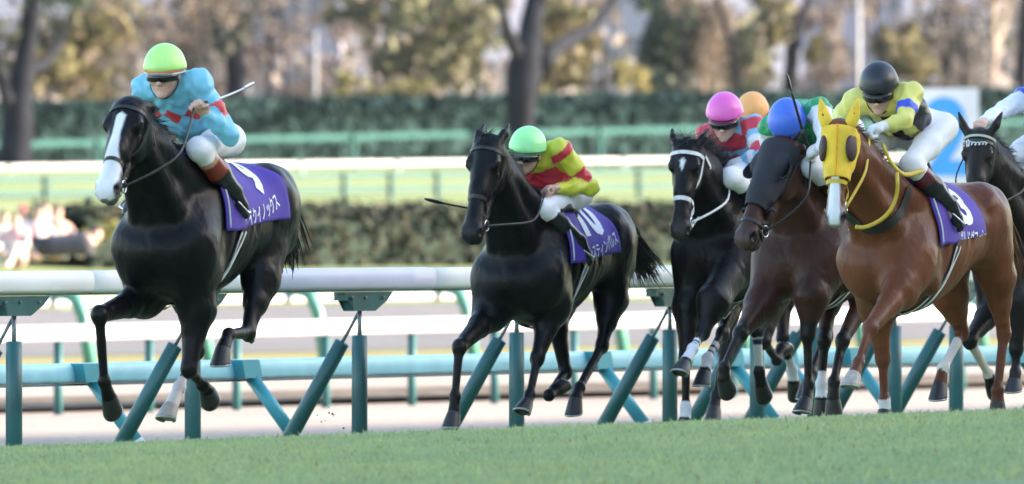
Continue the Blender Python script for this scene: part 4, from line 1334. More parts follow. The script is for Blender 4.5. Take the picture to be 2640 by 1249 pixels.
hedge('clipped_hedge', 128, -1500, 3000, 1.7, 297, 232, 2.0, [(.021, .043, .043), (.024, .047, .044), (.019, .040, .042)], 30000, 'tall dark green clipped hedge along the back of the course', .11)

def limb_tube(mb, pts, r):
    P = np.array(pts, float); n = 14; t = np.linspace(0, 1, len(P)); tt = np.linspace(0, 1, n)
    Pi = np.stack([np.interp(tt, t, P[:, i]) for i in range(3)], 1)
    for _ in range(2): Pi[1:-1] = (Pi[:-2] + 2 * Pi[1:-1] + Pi[2:]) / 4
    Pi[1:-1] += rng.normal(0, .02, (n - 2, 3))
    mb.tube(Pi, np.interp(tt, np.linspace(0, 1, len(r)), r) * rng.uniform(.93, 1.07, n), 10)

def tree(q, limbs, clumps, cols, n, label, cat='tree', name='tree', bark=None, size=.16, group='trees behind the clipped hedge', trunk_to=None, twiggy=False, depth=2.2):
    """limbs: lists of (px, py, width px); clumps: (px, py, rx, ry) patches the crown fills, all at distance q across the course"""
    def W(px, py, dq=0.0):
        p = at_px(px, q + dq); return np.array([p[0], p[1], zpx(py, px, q + dq)])
    base = at_px(limbs[0][0][0] if limbs else clumps[0][0], q); base[2] = zg(q)
    root = empty(name, base, label, cat, group); inv = Matrix.Translation(-root.location)
    sc = F / base[1]
    if limbs:
        for i, L in enumerate(limbs):
            pts = [W(a, b, (0 if i == 0 else .3 * k * math.sin(i * 2.3))) for k, (a, b, w) in enumerate(L)]
            r = [w / sc / 2 for a, b, w in L]
            if i == 0:
                pts.insert(0, np.array([pts[0][0], pts[0][1], zg(q) - .2])); r.insert(0, r[0] * 1.15)
            mb = MB(); limb_tube(mb, pts, r)
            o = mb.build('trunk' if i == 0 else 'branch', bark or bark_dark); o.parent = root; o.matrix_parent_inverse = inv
    Cs = []
    tot = sum(c[2] * c[3] for c in clumps)
    for (px, py, rx, ry) in clumps:
        m = int(n * rx * ry / tot)
        # uneven sub clumps inside the patch
        k = max(3, int(m / 90)); cc = rng.normal(0, .45, (k, 3)); s = rng.uniform(.10, .28, k)
        w = rng.integers(0, k, m); pp = cc[w] + rng.normal(0, 1, (m, 3)) * s[w][:, None]
        c0 = W(px, py)
        Cs.append(c0 + np.stack([pp[:, 0] * rx / sc, pp[:, 1] * depth, pp[:, 2] * ry / sc], 1))
    Cs = np.concatenate(Cs)
    V, Q, Cl = leaves_at(Cs, size, np.array(cols) * .72, .3, .25 if twiggy else .7)
    o = mesh_np('crown', V, Q, None, leaf_m, None, False, Cl); o.parent = root; o.matrix_parent_inverse = inv
    return root
OL = [(.17, .15, .07), (.21, .18, .09), (.12, .12, .06)]
OG = [(.12, .125, .065), (.17, .16, .085), (.095, .105, .065), (.16, .13, .10)]
TAN = [(.25, .19, .145), (.20, .16, .13), (.30, .23, .17), (.15, .12, .105)]
PINK = [(.25, .19, .17), (.21, .17, .16), (.17, .14, .135)]
DG = [(.05, .08, .062), (.065, .095, .068), (.09, .11, .075)]
YEL = [(.30, .25, .10), (.25, .22, .10), (.18, .18, .08)]
GREY = [(.14, .125, .12), (.18, .16, .15), (.105, .10, .10)]
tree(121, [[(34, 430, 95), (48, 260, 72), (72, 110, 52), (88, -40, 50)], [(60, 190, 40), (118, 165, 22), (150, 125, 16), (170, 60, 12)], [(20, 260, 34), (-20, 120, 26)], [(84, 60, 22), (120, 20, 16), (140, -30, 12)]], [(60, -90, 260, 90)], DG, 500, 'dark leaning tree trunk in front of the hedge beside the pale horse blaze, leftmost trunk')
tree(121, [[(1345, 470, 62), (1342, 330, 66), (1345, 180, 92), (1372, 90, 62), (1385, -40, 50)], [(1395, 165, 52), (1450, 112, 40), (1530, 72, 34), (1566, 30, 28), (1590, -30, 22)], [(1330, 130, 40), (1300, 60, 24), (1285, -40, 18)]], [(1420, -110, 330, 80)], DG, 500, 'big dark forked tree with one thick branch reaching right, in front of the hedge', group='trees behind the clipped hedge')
tree(140, [[(1222, 240, 20), (1238, 120, 22), (1262, -40, 20)], [(1248, 60, 12), (1290, 0, 9)]], [(1110, 120, 170, 130), (1190, 60, 120, 90)], OG, 2600, 'olive evergreen bush tree with a slim leaning trunk left of the big forked tree')
tree(142, [], [(170, 110, 150, 120), (120, 190, 90, 60), (230, 60, 90, 70)], OL + TAN[:1], 2600, 'yellow olive bush filling the gap right of the leftmost trunk', 'bush', 'bush')
tree(146, [[(405, 240, 16), (408, 100, 18), (412, -40, 16)], [(408, 120, 8), (450, 40, 6)]], [(330, 120, 130, 140), (480, 90, 120, 120)], GREY + TAN[:2], 2600, 'grey bare tree with pale pink trunk behind the lime helmet', bark=bark_pale, twiggy=True)
tree(150, [[(612, 250, 60), (605, 150, 56), (600, 60, 40), (610, -30, 30)]], [(610, 60, 90, 110)], GREY + DG, 1200, 'dusky tree with a stout trunk right of the lime helmet')
tree(152, [], [(760, 170, 170, 90), (900, 60, 90, 90), (560, 210, 60, 30)], PINK, 2400, 'pinkish leafless thicket below the white lit building', 'bush', 'bush', twiggy=True)
tree(139, [], [(900, 225, 60, 28), (1010, 235, 110, 24)], YEL + OL, 900, 'small yellow bush just above the clipped hedge', 'bush', 'bush', size=.12)
tree(141, [], [(1470, 150, 120, 80), (1420, 60, 80, 80), (1450, 215, 100, 26)], OL + OG[:1] + TAN[:1], 2200, 'olive and tan bush under the thick reaching branch', 'bush', 'bush')
tree(144, [[(1700, 250, 22), (1695, 100, 24), (1690, -30, 20)]], [(1720, 90, 90, 120), (1690, 170, 80, 60)], DG, 2400, 'dark green conifer right of the reaching branch')
tree(138.5, [], [(1665, 205, 34, 30), (1605, 195, 26, 24)], YEL[:2], 420, 'small golden shrub beside the dark conifer', 'bush', 'bush', size=.12)
tree(143, [[(1812, 250, 22), (1812, 120, 20), (1818, -30, 16)], [(1815, 60, 10), (1850, -20, 8)]], [(1830, 120, 100, 130)], TAN, 2200, 'pale barked tree above the pink helmet', bark=bark_pale, twiggy=True)
tree(139, [[(1905, 240, 20), (1890, 130, 18), (1862, 40, 14), (1840, -40, 12)], [(1890, 120, 10), (1915, 40, 9)]], [(1950, 130, 70, 100)], OG + GREY[:1], 1300, 'thin dark crooked tree right of the pale barked tree')
tree(139, [[(2035, 260, 42), (2040, 150, 40), (2052, 90, 36), (2075, 20, 20), (2090, -40, 16)], [(2045, 100, 24), (2010, 50, 16), (1985, -30, 14)]], [(2010, 60, 70, 80)], OL + GREY[:1], 900, 'dark trunk forking into two above the blue helmet')
tree(148, [], [(2130, 170, 100, 80), (2100, 60, 70, 60)], PINK + TAN[:1], 1900, 'pinkish bare scrub left of the white pole', 'bush', 'bush', twiggy=True)
tree(145, [], [(2310, 120, 70, 70), (2330, 190, 60, 50)], OL + TAN[:1], 1400, 'olive brown bush above the black helmet', 'bush', 'bush')
tree(150, [[(2430, 250, 30), (2440, 100, 34), (2450, -30, 26)]], [(2420, 110, 110, 140), (2500, 180, 80, 70)], GREY + TAN[3:], 2600, 'grey brown tree behind the blue and white sign', twiggy=True)
tree(140, [[(2552, 215, 18), (2568, 130, 20), (2556, 60, 22), (2560, -30, 24)], [(2565, 120, 14), (2590, 70, 12), (2600, 0, 10)]], [(2570, -60, 60, 50)], TAN, 300, 'pale sunlit forked trunk near the white and blue silks', bark=bark_pale)
tree(140, [[(2632, 260, 36), (2640, 100, 40), (2650, -40, 36)]], [(2640, -80, 90, 50)], DG, 300, 'dark straight trunk at the far right edge')
for i, (px, w, ln) in enumerate([(232, 12, 20), (300, 9, -14), (455, 10, 26), (540, 8, -20), (690, 13, 12), (742, 8, -16), (880, 10, 18), (965, 14, -12), (1085, 9, 16), (1175, 11, -10), (1490, 9, 14), (1560, 11, -18), (1755, 10, 10), (1960, 9, -14), (2150, 10, 16), (2275, 9, -12), (2390, 12, 14), (2490, 10, -18)]):
    y0 = 150 - (i * 37) % 90
    tree(142 + (i * 5) % 12, [[(px, 270, w * 1.2), (px + ln * .4, 150, w), (px + ln, 40, w * .8), (px + ln * 1.6, -50, w * .6)], [(px + ln * .35, y0 + 30, w * .6), (px - ln * 1.2, y0 - 40, w * .45), (px - ln * 2.2, y0 - 110, w * .25)], [(px + ln * .7, y0 - 10, w * .5), (px + ln * 2.6, y0 - 70, w * .35), (px + ln * 3.2, y0 - 150, w * .2)]],
         [(px + ln, -20, 60, 60), (px - ln * 2, y0 - 70, 30, 40), (px + ln * 3, y0 - 80, 30, 40)], (TAN, GREY, PINK)[i % 3], 260, ['slim bare tree with a few brown leaves among the trees behind the hedge', 'slim grey bare tree among the trees behind the hedge', 'slim pinkish bare tree among the trees behind the hedge'][i % 3], twiggy=True, group=['slim brown bare trees', 'slim grey bare trees', 'slim pinkish bare trees'][i % 3], bark=bark_pale if i % 4 == 2 else None)
# far wooded slope that closes the view
def far_wood():
    n = 14000
    t = rng.uniform(0, 1, n); q = rng.uniform(215, 330, n); px = rng.uniform(-300, 2950, n)
    h = rng.random(n) ** 1.3 * 9.0
    pts = np.zeros((n, 3))
    k = (px - 1320) / F; Y = (R0[1] * SN + q) / (SN - k * CS)
    gz = np.interp(q, PROF[:, 0], PROF[:, 1])
    pts[:, 0] = k * Y; pts[:, 1] = Y; pts[:, 2] = gz + h * (.55 + .45 * np.sin(px * .011 + 1) * np.sin(px * .0043 + q * .02))
    V, Q, Cl = leaves_at(pts, .42, PINK + GREY + OG[:1] + [(.20, .19, .21)], .25)
    o = mesh_np('far_wood', V, Q, None, leaf_m, None, False, Cl)
    tag(o, 'hazy grey and pink winter wood rising behind the trees', 'wood', kind='stuff')
far_wood()
hill = mat_ground('hazy_hill', (.15, .155, .19), (.20, .195, .23), .02)
V = []; nh = 40
for i, x in enumerate(np.linspace(-160, 160, nh)):
    for j, (yy, zz) in enumerate([(1150, -1), (1230, 14), (1400, 34), (1700, 48), (2100, 52)]):
        V.append((x * yy / 900, yy, zz * (1 + .12 * math.sin(i * .7 + j)) if j else -1))
o = mesh_np('hill', V, [(i * 5 + j, (i + 1) * 5 + j, (i + 1) * 5 + j + 1, i * 5 + j + 1) for i in range(nh - 1) for j in range(4)], None, hill); tag(o, kind='structure')

def building(px0, px1, ytop, Y, label, wallc, storeys, cols, lit=(), winc=(.12, .13, .17)):
    s = F / Y; X0, X1 = (px0 - 1320) / s, (px1 - 1320) / s; zt = EYE - (ytop - HORIZON) / s; zb = 2.0
    root = empty('building', ((X0 + X1) / 2, Y, zb), label, 'building', 'buildings beyond the wood'); inv = Matrix.Translation(-root.location)
    def add(mb, nm, m, par=None):
        o = mb.build(nm, m, None, False); o.parent = par or root
        if par is None: o.matrix_parent_inverse = inv
        return o
    wm = mat_plain('render_wall', wallc, .85, .06, .5); gm_ = mat_plain('window_glass', winc, .2, .1, .5); lm = mat_plain('sunlit_white_panel', (.85, .83, .78), .3, .03, 1)
    d = 10
    add(MB().box(((X0 + X1) / 2, Y + d / 2, (zt + zb) / 2), ((X1 - X0) / 2, d / 2, (zt - zb) / 2)), 'wall', wm)
    add(MB().box(((X0 + X1) / 2, Y + d / 2 - .2, zt + .2), ((X1 - X0) / 2 + .25, d / 2 + .3, .2)), 'roof', wm)
    for r in range(storeys):
        for c in range(cols):
            x = X0 + (X1 - X0) * (c + .5) / cols; z = zt - 1.2 - r * 2.7
            if z < zb + 1: continue
            w = (X1 - X0) / cols * .32
            add(MB().box((x, Y - .012, z), (w, .05, .62)), 'window', lm if (r, c) in lit else gm_)
building(655, 880, -60, 640, 'pale lilac flats with a row of bright white panels', (.26, .26, .33), 5, 5, lit=[(2, 0), (2, 1), (2, 2), (2, 3), (2, 4), (3, 0)])
building(1565, 1690, -110, 700, 'light blue grey block behind the reaching branch', (.30, .32, .38), 5, 3, lit=[(3, 0), (3, 1), (3, 2)])
building(2080, 2330, -90, 680, 'lilac grey block behind the white pole', (.27, .26, .34), 5, 5)

pole_m = mat_plain('pole_grey', (.24, .24, .27), .6)
for px, py0, py1, w, lb in ((813, 90, 240, 10, 'white pole standing by the pinkish thicket'), (2212, -40, 165, 15, 'white pole standing above the black helmet')):
    p = at_px(px, 139); r = w / (F / p[1]) / 2
    root = empty('lamp_post', (p[0], p[1], zg(139)), lb, 'pole', 'white poles among the trees')
    z1 = zpx(py0, px, 139)
    for nm, mb in (('shaft', MB().tube([(0, 0, -.1), (0, 0, z1 - zg(139))], [r * 1.2, r], 10)), ('cap', MB().sphere((0, 0, z1 - zg(139)), r * 1.4)), ('foot_plate', MB().box((0, 0, .02), (r * 3, r * 3, .03)))):
        mb.build(nm, pole_m, root)

# furlong board: white panel with a blue figure 2
def sign():
    q = 52.0
    P = lambda px, py, off=0.0: np.array([at_px(px, q)[0], at_px(px, q)[1] - off, zpx(py, px, q)])
    c = P(2440, 350); root = empty('distance_board', (c[0], c[1], zg(q)), 'white board with a large blue figure beside the black helmeted rider', 'sign')
    inv = Matrix.Translation(-root.location)
    def add(mb, nm, m, par=None):
        o = mb.build(nm, m, None, False); o.parent = par or root
        if par is None: o.matrix_parent_inverse = inv
        return o
    s = F / c[1]; w, h = 83 / s, 122 / s
    blue = mat_plain('sign_blue', (.05, .36, .78), .45, .04, 3)
    pn = add(MB().box(c + np.array([0, .05, 0]), (w, .05, h)), 'panel', M['rail_white'])
    V2, T2 = text_mesh('2', .03); mn, mx = V2.min(0), V2.max(0)
    V2 = (V2 - (mn + mx) / 2) / (mx - mn) * np.array([118 / s, 205 / s])
    V = np.stack([c[0] + V2[:, 0] + 4 / s, np.full(len(V2), c[1] - .006), c[2] + V2[:, 1] - 2 / s], 1)
    o = mesh_np('figure', V, None, T2, blue, None, False); o.parent = root; o.matrix_parent_inverse = inv
    for dx in (-60, 60):
        add(MB().tube([c + np.array([dx / s, .14, h * .9]), np.array([c[0] + dx / s, c[1] + .14, zg(q) - .2])], .05, 8), 'post', M['rail_white'])
sign()

# spectators sitting on the far grass
def sitter(px, py, q, shirt, trousers, hat, label, turn=0.0, lie=False, sc=.80):
    py += 26
    g = Grid((-.55, -.85, -.1), (.55, .85, 1.05), .03)
    if lie:
        g.cone((-.28, 0, .16), (.25, .02, .20), .15, .17, (0, 1, 0), 1.2, 1.2); g.cone((-.28, .05, .15), (-.5, .1, .30), .09, .08); g.ell((.42, .02, .34), (.10, .10, .12)); g.cone((.25, .1, .22), (.38, .2, .05), .06, .05)
    else:
        g.cone((0, .05, .13), (0, 0, .52), .17, .19, (1, 0, 0), 1.1, 1.15); g.ell((0, -.03, .82), (.095, .11, .125)); g.cone((0, 0, .6), (0, -.02, .74), .06, .06)
        for y in (-1, 1):
            g.cone((y * .12, 0, .13), (y * .20, -.42, .36), .095, .075); g.cone((y * .20, -.42, .36), (y * .17, -.62, .05), .07, .05); g.cone((y * .17, -.62, .05), (y * .18, -.76, .03), .05, .04)
            g.cone((y * .22, 0, .56), (y * .30, -.18, .36), .065, .055); g.cone((y * .30, -.18, .36), (y * .16, -.38, .36), .05, .045)
    V, Q = g.mesh(); V = V * sc
    hd = np.linalg.norm(V / sc - (np.array([.42, .02, .34]) if lie else np.array([0, -.03, .82])), axis=1) < .17
    z = V[:, 2] / sc
    legs = (V[:, 1] / sc < -.14) & (z < .47) if not lie else V[:, 0] < -.2
    col = np.tile(np.array(shirt, float), (len(V), 1)); col[legs] = trousers; col[hd] = (.55, .36, .28); col[hd & (z > (.85 if not lie else .37))] = hat
    p = at_px(px, q); z0 = zpx(py, px, q)
    z0 = max(z0, zg(q))
    o = mesh_np('person', V, Q, None, cloth_m, None, True, col, Matrix.Translation((p[0], p[1], z0)) @ Matrix.Rotation(turn, 4, 'Z'))
    tag(o, label, 'spectator', 'spectators sitting on the grass')
cloth_m = mat_vc('casual_cloth', .8, .2, .1, 8, .2)
W_, PK, RD, NB = (.58, .55, .55), (.55, .33, .33), (.50, .07, .10), (.06, .06, .08)
sitter(8, 655, 60, (.70, .62, .52), (.28, .36, .52), (.10, .07, .05), 'seated spectator in a cream top and blue jeans, leftmost of the group', .3)
sitter(40, 662, 59.4, PK, (.60, .50, .48), (.12, .08, .06), 'seated spectator in a pink top at the left of the group', -.4)
sitter(58, 640, 60.5, W_, PK, RD, 'seated spectator in white with a red hat', .1)
sitter(96, 642, 60.3, (.70, .50, .50), W_, NB, 'seated spectator in pale pink between the red hat and the white top', .5)
sitter(118, 632, 60.8, W_, (.60, .50, .46), (.14, .09, .07), 'seated spectator in a white top with brown hair', -.2)
sitter(146, 640, 60.2, (.45, .28, .22), (.45, .42, .42), (.10, .07, .06), 'seated spectator in a brown top behind the dark bundle', .4)
sitter(168, 640, 59.6, NB, (.04, .04, .05), (.06, .05, .05), 'spectator in black lying on one side on the grass', math.pi * .02, True, 1.0)
tree(64.5, [], [(245, 595, 42, 45)], [(.42, .38, .14), (.36, .34, .12), (.28, .24, .08)], 420, 'small yellow green shrub at the end of the low hedge', 'bush', 'bush', size=.05, group=None, depth=.4)
# ------------------------------------------------------------------ the runners
BAYBLACK = (.014, .013, .014)
cap_lime = mat_plain('lime_cap', (.50, .86, .25), .34, .06, 10, bump=.35, bscale=13)
cap_lime2 = mat_plain('mint_cap', (.36, .86, .36), .34, .06, 10, bump=.35, bscale=13)
cap_pink = mat_plain('pink_cap', (.80, .14, .52), .34, .06, 10, bump=.35, bscale=13)
cap_orange = mat_plain('orange_cap', (.90, .42, .14), .45, .05, 10, bump=.1)
cap_blue = mat_plain('blue_cap', (.06, .16, .68), .4, .05, 10, bump=.1)
cap_black = mat_plain('black_cap', (.018, .021, .030), .38, .08, 10, bump=.1)
band_orange = mat_plain('orange_band', (.80, .25, .06), .5)
def arm_band(a, b, c, sides='LR'):
    def f(V, T, S, info, fr):
        m = np.zeros(len(V))
        for s in sides:
            arm, u = info[s]; m = np.maximum(m, arm * (u > a) * (u < b))
        return m.astype(float), c
    return f
def arm_all(c, sides='LR'): return arm_band(-1, 2, c, sides)
def torso_band(a, b, c):
    def f(V, T, S, info, fr):
        arm = info['L'][0] | info['R'][0]
        return ((T > a) & (T < b) & ~arm).astype(float), c
    return f
def torso_diamonds(t0, dt, w, c):
    def f(V, T, S, info, fr):
        arm = info['L'][0] | info['R'][0]
        return ((np.abs(T - t0) / dt + np.abs(((S / w + .0) % 1) - .5) / .46 < 1) & ~arm).astype(float), c
    return f
def torso_all(c): return torso_band(-9, 9, c)
def torso_stripes(w, c, off=0):
    def f(V, T, S, info, fr):
        arm = info['L'][0] | info['R'][0]
        return ((np.floor((S + off) / w) % 2 == 0) & ~arm & (T < .95) & (np.abs(S) < .30)).astype(float), c
    return f

# number 9, near black with a broad blaze, all four feet off the turf
h9 = make_horse(dict(rig=(478, 400, 490, 21), bulk=1.18, poll=(338, 280), muzzle=(272, 506), hyaw=20, ear=(.50, -.75, .12), coat=(.0048, .0048, .0062), points=(.006, .006, .007),
    muzzle_col=(.16, .14, .15), pale_hooves=('HR',), mane_len=.10, mane_dir=(-.9, .2, .1), forelock=False,
    blaze=[(.16, .0, -.0), (.20, .026, -.0), (.40, .022, 0), (.58, .032, .0), (.72, .052, -.002), (.92, .056, -.002), (1.04, .045, 0)],
    legs=dict(FR=[(372, 770, -.17), (256, 812, -.20), (269, 985, -.20), (281, 1024, -.20), (296, 1082, -.20)],
              FL=[(508, 800, .15), (487, 952, .14), (522, 992, .14), (534, 1008, .14), (541, 1030, .14)],
              HR=[('l', -.52, -.13, -.60), (508, 905, -.10), (462, 1000, -.10), (440, 1050, -.10), (416, 1104, -.10)],
              HL=[(672, 716, .17), (640, 858, .19), (590, 862, .20), (575, 900, .20), (566, 948, .20)]),
    marks=[('HR', 2, -.5, 1.4, (.62, .58, .56)), ('HR', 1, .8, 1.2, (.55, .50, .50))],
    tail=(-.02, .10, -1.0), tail_len=.62,
    label='near black race horse with a broad white blaze leading the race'))
bridle(h9, M['leather'], nose_a=.66)
saddle_cloth(h9, '9', 'イクイノックス', x0=.12, x1=-.70, num_at=(-.51, .165), num_h=.28, txt_at=(-.40, -.405), txt_h=.085, txt_w=.42, slant=-.05)
girth(h9, -.16, .08)
r9 = make_rider(h9, dict(j=dict(head=(424, 190, 0), sL=(512, 212, .165), sR=(374, 226, -.165), eL=(592, 352, .31), eR=(362, 318, -.24), hL=(510, 274, .205), hR=(430, 345, -.08),
        hipL=(590, 362, .15), hipR=('l', -.14, -.14, .12), kL=(512, 384, .19), kR=(452, 372, -.16), aL=(598, 488, .265), aR=('l', -.02, -.26, -.20), tL=(626, 566, .27), tR=('l', .10, -.26, -.27)),
    face=(15, 8), cap=cap_lime, peak=M['rail_white'], bands=[(-.012, .007, band_orange), (-.026, .006, M['white_strap'])], gripL=(.2, .6, .7),
    silk=[(.20, .56, .75), arm_band(.20, .34, (.62, .055, .06)), torso_diamonds(.72, .12, .115, (.60, .05, .06))], boot_bands=[(-.5, .06, (.50, .28, .17)), (.06, .40, (.22, .035, .025))],
    label='jockey in light blue with red hoops and lime helmet on the leading horse'))
reins_to(h9, r9, M['leather'])
hd = r9['hands']['L']['c']; rg = h9['rig']
make_whip(r9, h9, hd, rg.plane(655, 214, .30), 'whip with a silver grip held up in the fist of the light blue jockey', (M['black'], M['silver']))

# number 10, black
h10 = make_horse(dict(rig=(1382, 508, 430, 22), poll=(1262, 372), muzzle=(1214, 618), hyaw=22, ear=(.92, -.40, .06), coat=(.0045, .0047, .0062), points=(.006, .006, .007), muzzle_col=(.016, .016, .018),
    mane_len=.10, mane_dir=(-.95, .12, .2), fore_len=.09,
    legs=dict(FR=[(1262, 812, -.16), (1184, 896, -.16), (1173, 1022, -.16), (1170, 1068, -.16), (1160, 1108, -.16)],
              FL=[(1420, 800, .14), (1385, 925, .13), (1366, 1018, .13), (1358, 1040, .13), (1345, 1062, .13)],
              HR=[('l', -.55, -.13, -.55), (1458, 960, -.06), (1415, 1020, -.05), (1435, 1006, -.04), (1462, 984, -.03)],
              HL=[(1575, 770, .15), (1552, 892, .16), (1494, 1000, .16), (1484, 1030, .16), (1478, 1072, .16)]),
    marks=[], tail=(-.45, .25, -.8), tail_len=.66,
    label='black race horse galloping second with its near fore hoof on the turf'))
bridle(h10, M['leather'])
saddle_cloth(h10, '10', 'ジャスティンパレス', x0=.14, x1=-.64, num_at=(-.36, .19), num_h=.31, txt_at=(-.36, -.42), txt_h=.085, txt_w=.50, slant=-.04)
girth(h10, -.16, .08)
YL, RD_ = (.60, .60, .06), (.55, .035, .06)
r10 = make_rider(h10, dict(j=dict(head=(1358, 394, 0), sL=(1444, 388, .165), sR=(1316, 418, -.165), eL=(1523, 484, .30), eR=(1300, 500, -.24), hL=(1414, 486, .15), hR=(1352, 540, -.02),
        hipL=(1492, 500, .14), hipR=('l', -.24, -.14, .06), kL=(1398, 540, .15), kR=('l', .22, -.17, .0), aL=(1487, 618, .25), aR=('l', -.05, -.25, -.24), tL=(1508, 682, .26), tR=('l', .06, -.25, -.30)),
    face=(16, 13), roll=-8, cap=cap_lime2, peak=M['rail_white'], boot_top=.06, bands=[(-.018, .006, mat_plain('dark_green_band', (.05, .22, .08), .5))],
    silk=[YL, torso_band(-.2, .22, RD_), torso_band(.36, .93, RD_), arm_band(-.3, .06, RD_), arm_band(.26, .42, RD_)],
    label='jockey in yellow with red hoops and mint helmet crouched low'))
reins_to(h10, r10, M['leather'], .08)
make_whip(r10, h10, r10['hands']['R']['c'], h10['rig'].plane(1095, 513, -.25), 'black whip pointing left past the head of the second horse', (M['black'], M['black']), (.008, .010, .006, .010))

# white bridled dark brown
WC = (1896, 448, 428, 22)
hC = make_horse(dict(rig=WC, poll=(1772, 378), muzzle=(1752, 612), hyaw=15, ear=(.85, -.45, .35), coat=(.0075, .0062, .0068), points=(.011, .010, .011), muzzle_col=(.03, .026, .026),
    mane_len=.16, mane_dir=(-.7, .1, .6), fore_len=.12,
    blaze=[(.17, .0, .0), (.20, .020, 0), (.26, .014, .0), (.33, .0, 0)],
    legs=dict(FR=[(1776, 796, -.15), (1768, 925, -.12), (1768, 1048, -.12), (1766, 1086, -.12), (1760, 1124, -.12)],
              FL=[(1838, 780, .14), (1812, 858, .12), (1786, 900, .12), (1764, 940, .12), (1738, 984, .12)],
              HR=[('l', -.50, -.13, -.58), (1862, 862, -.08), (1824, 925, -.08), (1816, 962, -.08), (1806, 1000, -.08)],
              HL=[('l', -.52, .13, -.58), (1952, 858, .05), (1957, 958, .05), (1962, 990, .05), (1972, 1034, .05)]),
    marks=[('FL', 1, .55, 1.1, (.66, .66, .70)), ('FL', 2, -.2, .8, (.66, .66, .70)), ('HR', 1, .45, 1.1, (.60, .60, .64)), ('HR', 2, -.2, .75, (.60, .60, .64)), ('FR', 2, -.3, .8, (.66, .66, .70)), ('HL', 1, .1, .85, (.40, .42, .40)), ('FL', 1, .66, .74, (.02, .02, .05)), ('FL', 1, .84, .90, (.02, .02, .05)), ('HR', 1, .6, .68, (.02, .02, .05)), ('HR', 1, .80, .87, (.02, .02, .05)), ('HL', 1, .16, .30, (.02, .02, .05))],
    tail=(-.5, .1, -.9), tail_len=.7,
    label='dark brown race horse with a white bridle and a small white star'))
bridle(hC, M['white_strap'], w=.011, nose_a=.60)
girth(hC, -.16, .08)
saddle_cloth(hC)
SB, SR, SW = (.22, .46, .66), (.58, .05, .08), (.70, .68, .74)
rC = make_rider(hC, dict(j=dict(head=(1868, 306, 0), sL=(1942, 326, .165), sR=(1822, 352, -.165), eL=(1962, 402, .27), eR=(1812, 420, -.24), hL=(1886, 424, .07), hR=(1850, 440, -.07),
        hipL=(1985, 410, .14), hipR=('l', -.24, -.14, .12), kL=(1884, 458, .15), kR=('l', .20, -.17, .04), aL=('l', -.04, .26, -.22), aR=('l', -.04, -.26, -.22), tL=('l', .10, .26, -.28), tR=('l', .10, -.26, -.28)),
    face=(10, 20), cap=cap_pink, peak=mat_plain('dark_red_peak', (.25, .02, .10), .4), gloves='L',
    silk=[SB, torso_band(.1, .3, SR), torso_band(.5, .72, SR), torso_band(.84, 1.2, SR), arm_band(-.3, .14, SR), arm_band(.24, .34, SW), arm_band(.34, .5, SR), arm_band(.6, .75, SW)],
    label='jockey in red and light blue hoops with a pink helmet'))
reins_to(hC, rC, M['white_strap'], .03)
make_whip(rC, hC, rC['hands']['L']['c'], hC['rig'].plane(1770, 604, -.05), 'thin white whip held down across the muzzle of the white bridled horse', (M['white_strap'], M['white_strap']), (.008, .010, .006, .007))

# half hidden bay behind it
hE = make_horse(dict(rig=(1985, 458, 413, 24), poll=(1868, 376), muzzle=(1838, 604), hyaw=18, ear=(.9, -.3, .35), coat=(.030, .018, .013), points=(.012, .011, .011), muzzle_col=(.02, .018, .018),
    legs=dict(FR=[('l', .28, -.15, -.74), (1868, 905, -.14), (1846, 1020, -.14), (1842, 1050, -.14), (1836, 1086, -.14)],
              FL=[('l', .26, .15, -.72), ('l', .42, .14, -1.02), ('l', .22, .14, -1.14), ('l', .15, .14, -1.08), ('l', .08, .14, -1.06)],
              HR=[('l', -.52, -.13, -.58), (2018, 872, -.06), (2042, 955, -.06), (2046, 985, -.06), (2052, 1020, -.06)],
              HL=[('l', -.6, .13, -.58), ('l', -.60, .13, -1.0), ('l', -.35, .13, -1.22), ('l', -.28, .13, -1.30), ('l', -.24, .13, -1.38)]),
    marks=[('HR', 1, .6, 1.1, (.5, .5, .52)), ('HR', 2, -.2, .8, (.5, .5, .52))], tail=(-.5, 0, -.9),
    label='bay race horse mostly hidden behind the white bridled horse'))
bridle(hE, M['white_strap'], w=.010)
saddle_cloth(hE); girth(hE, -.16, .08)
rE = make_rider(hE, dict(j=dict(head=(1940, 300, 0), sL=(2010, 330, .165), sR=(1905, 348, -.165), eL=(2035, 410, .27), eR=(1885, 420, -.22), hL=(1965, 430, .07), hR=(1935, 440, -.07),
        hipL=(2060, 400, .14), hipR=('l', -.26, -.14, .14), kL=('l', .22, .17, .04), kR=('l', .22, -.17, .04), aL=('l', -.04, .26, -.22), aR=('l', -.04, -.26, -.22), tL=('l', .10, .26, -.28), tR=('l', .10, -.26, -.28)),
    face=(12, 30), cap=cap_orange, hs=.92, silk=[SR, torso_band(.2, .4, SW), torso_band(.7, .9, SW), arm_band(.2, .34, SW), arm_band(.5, .64, SW)],
    label='jockey with an orange helmet partly hidden behind the pink one'))
reins_to(hE, rE, M['leather'])

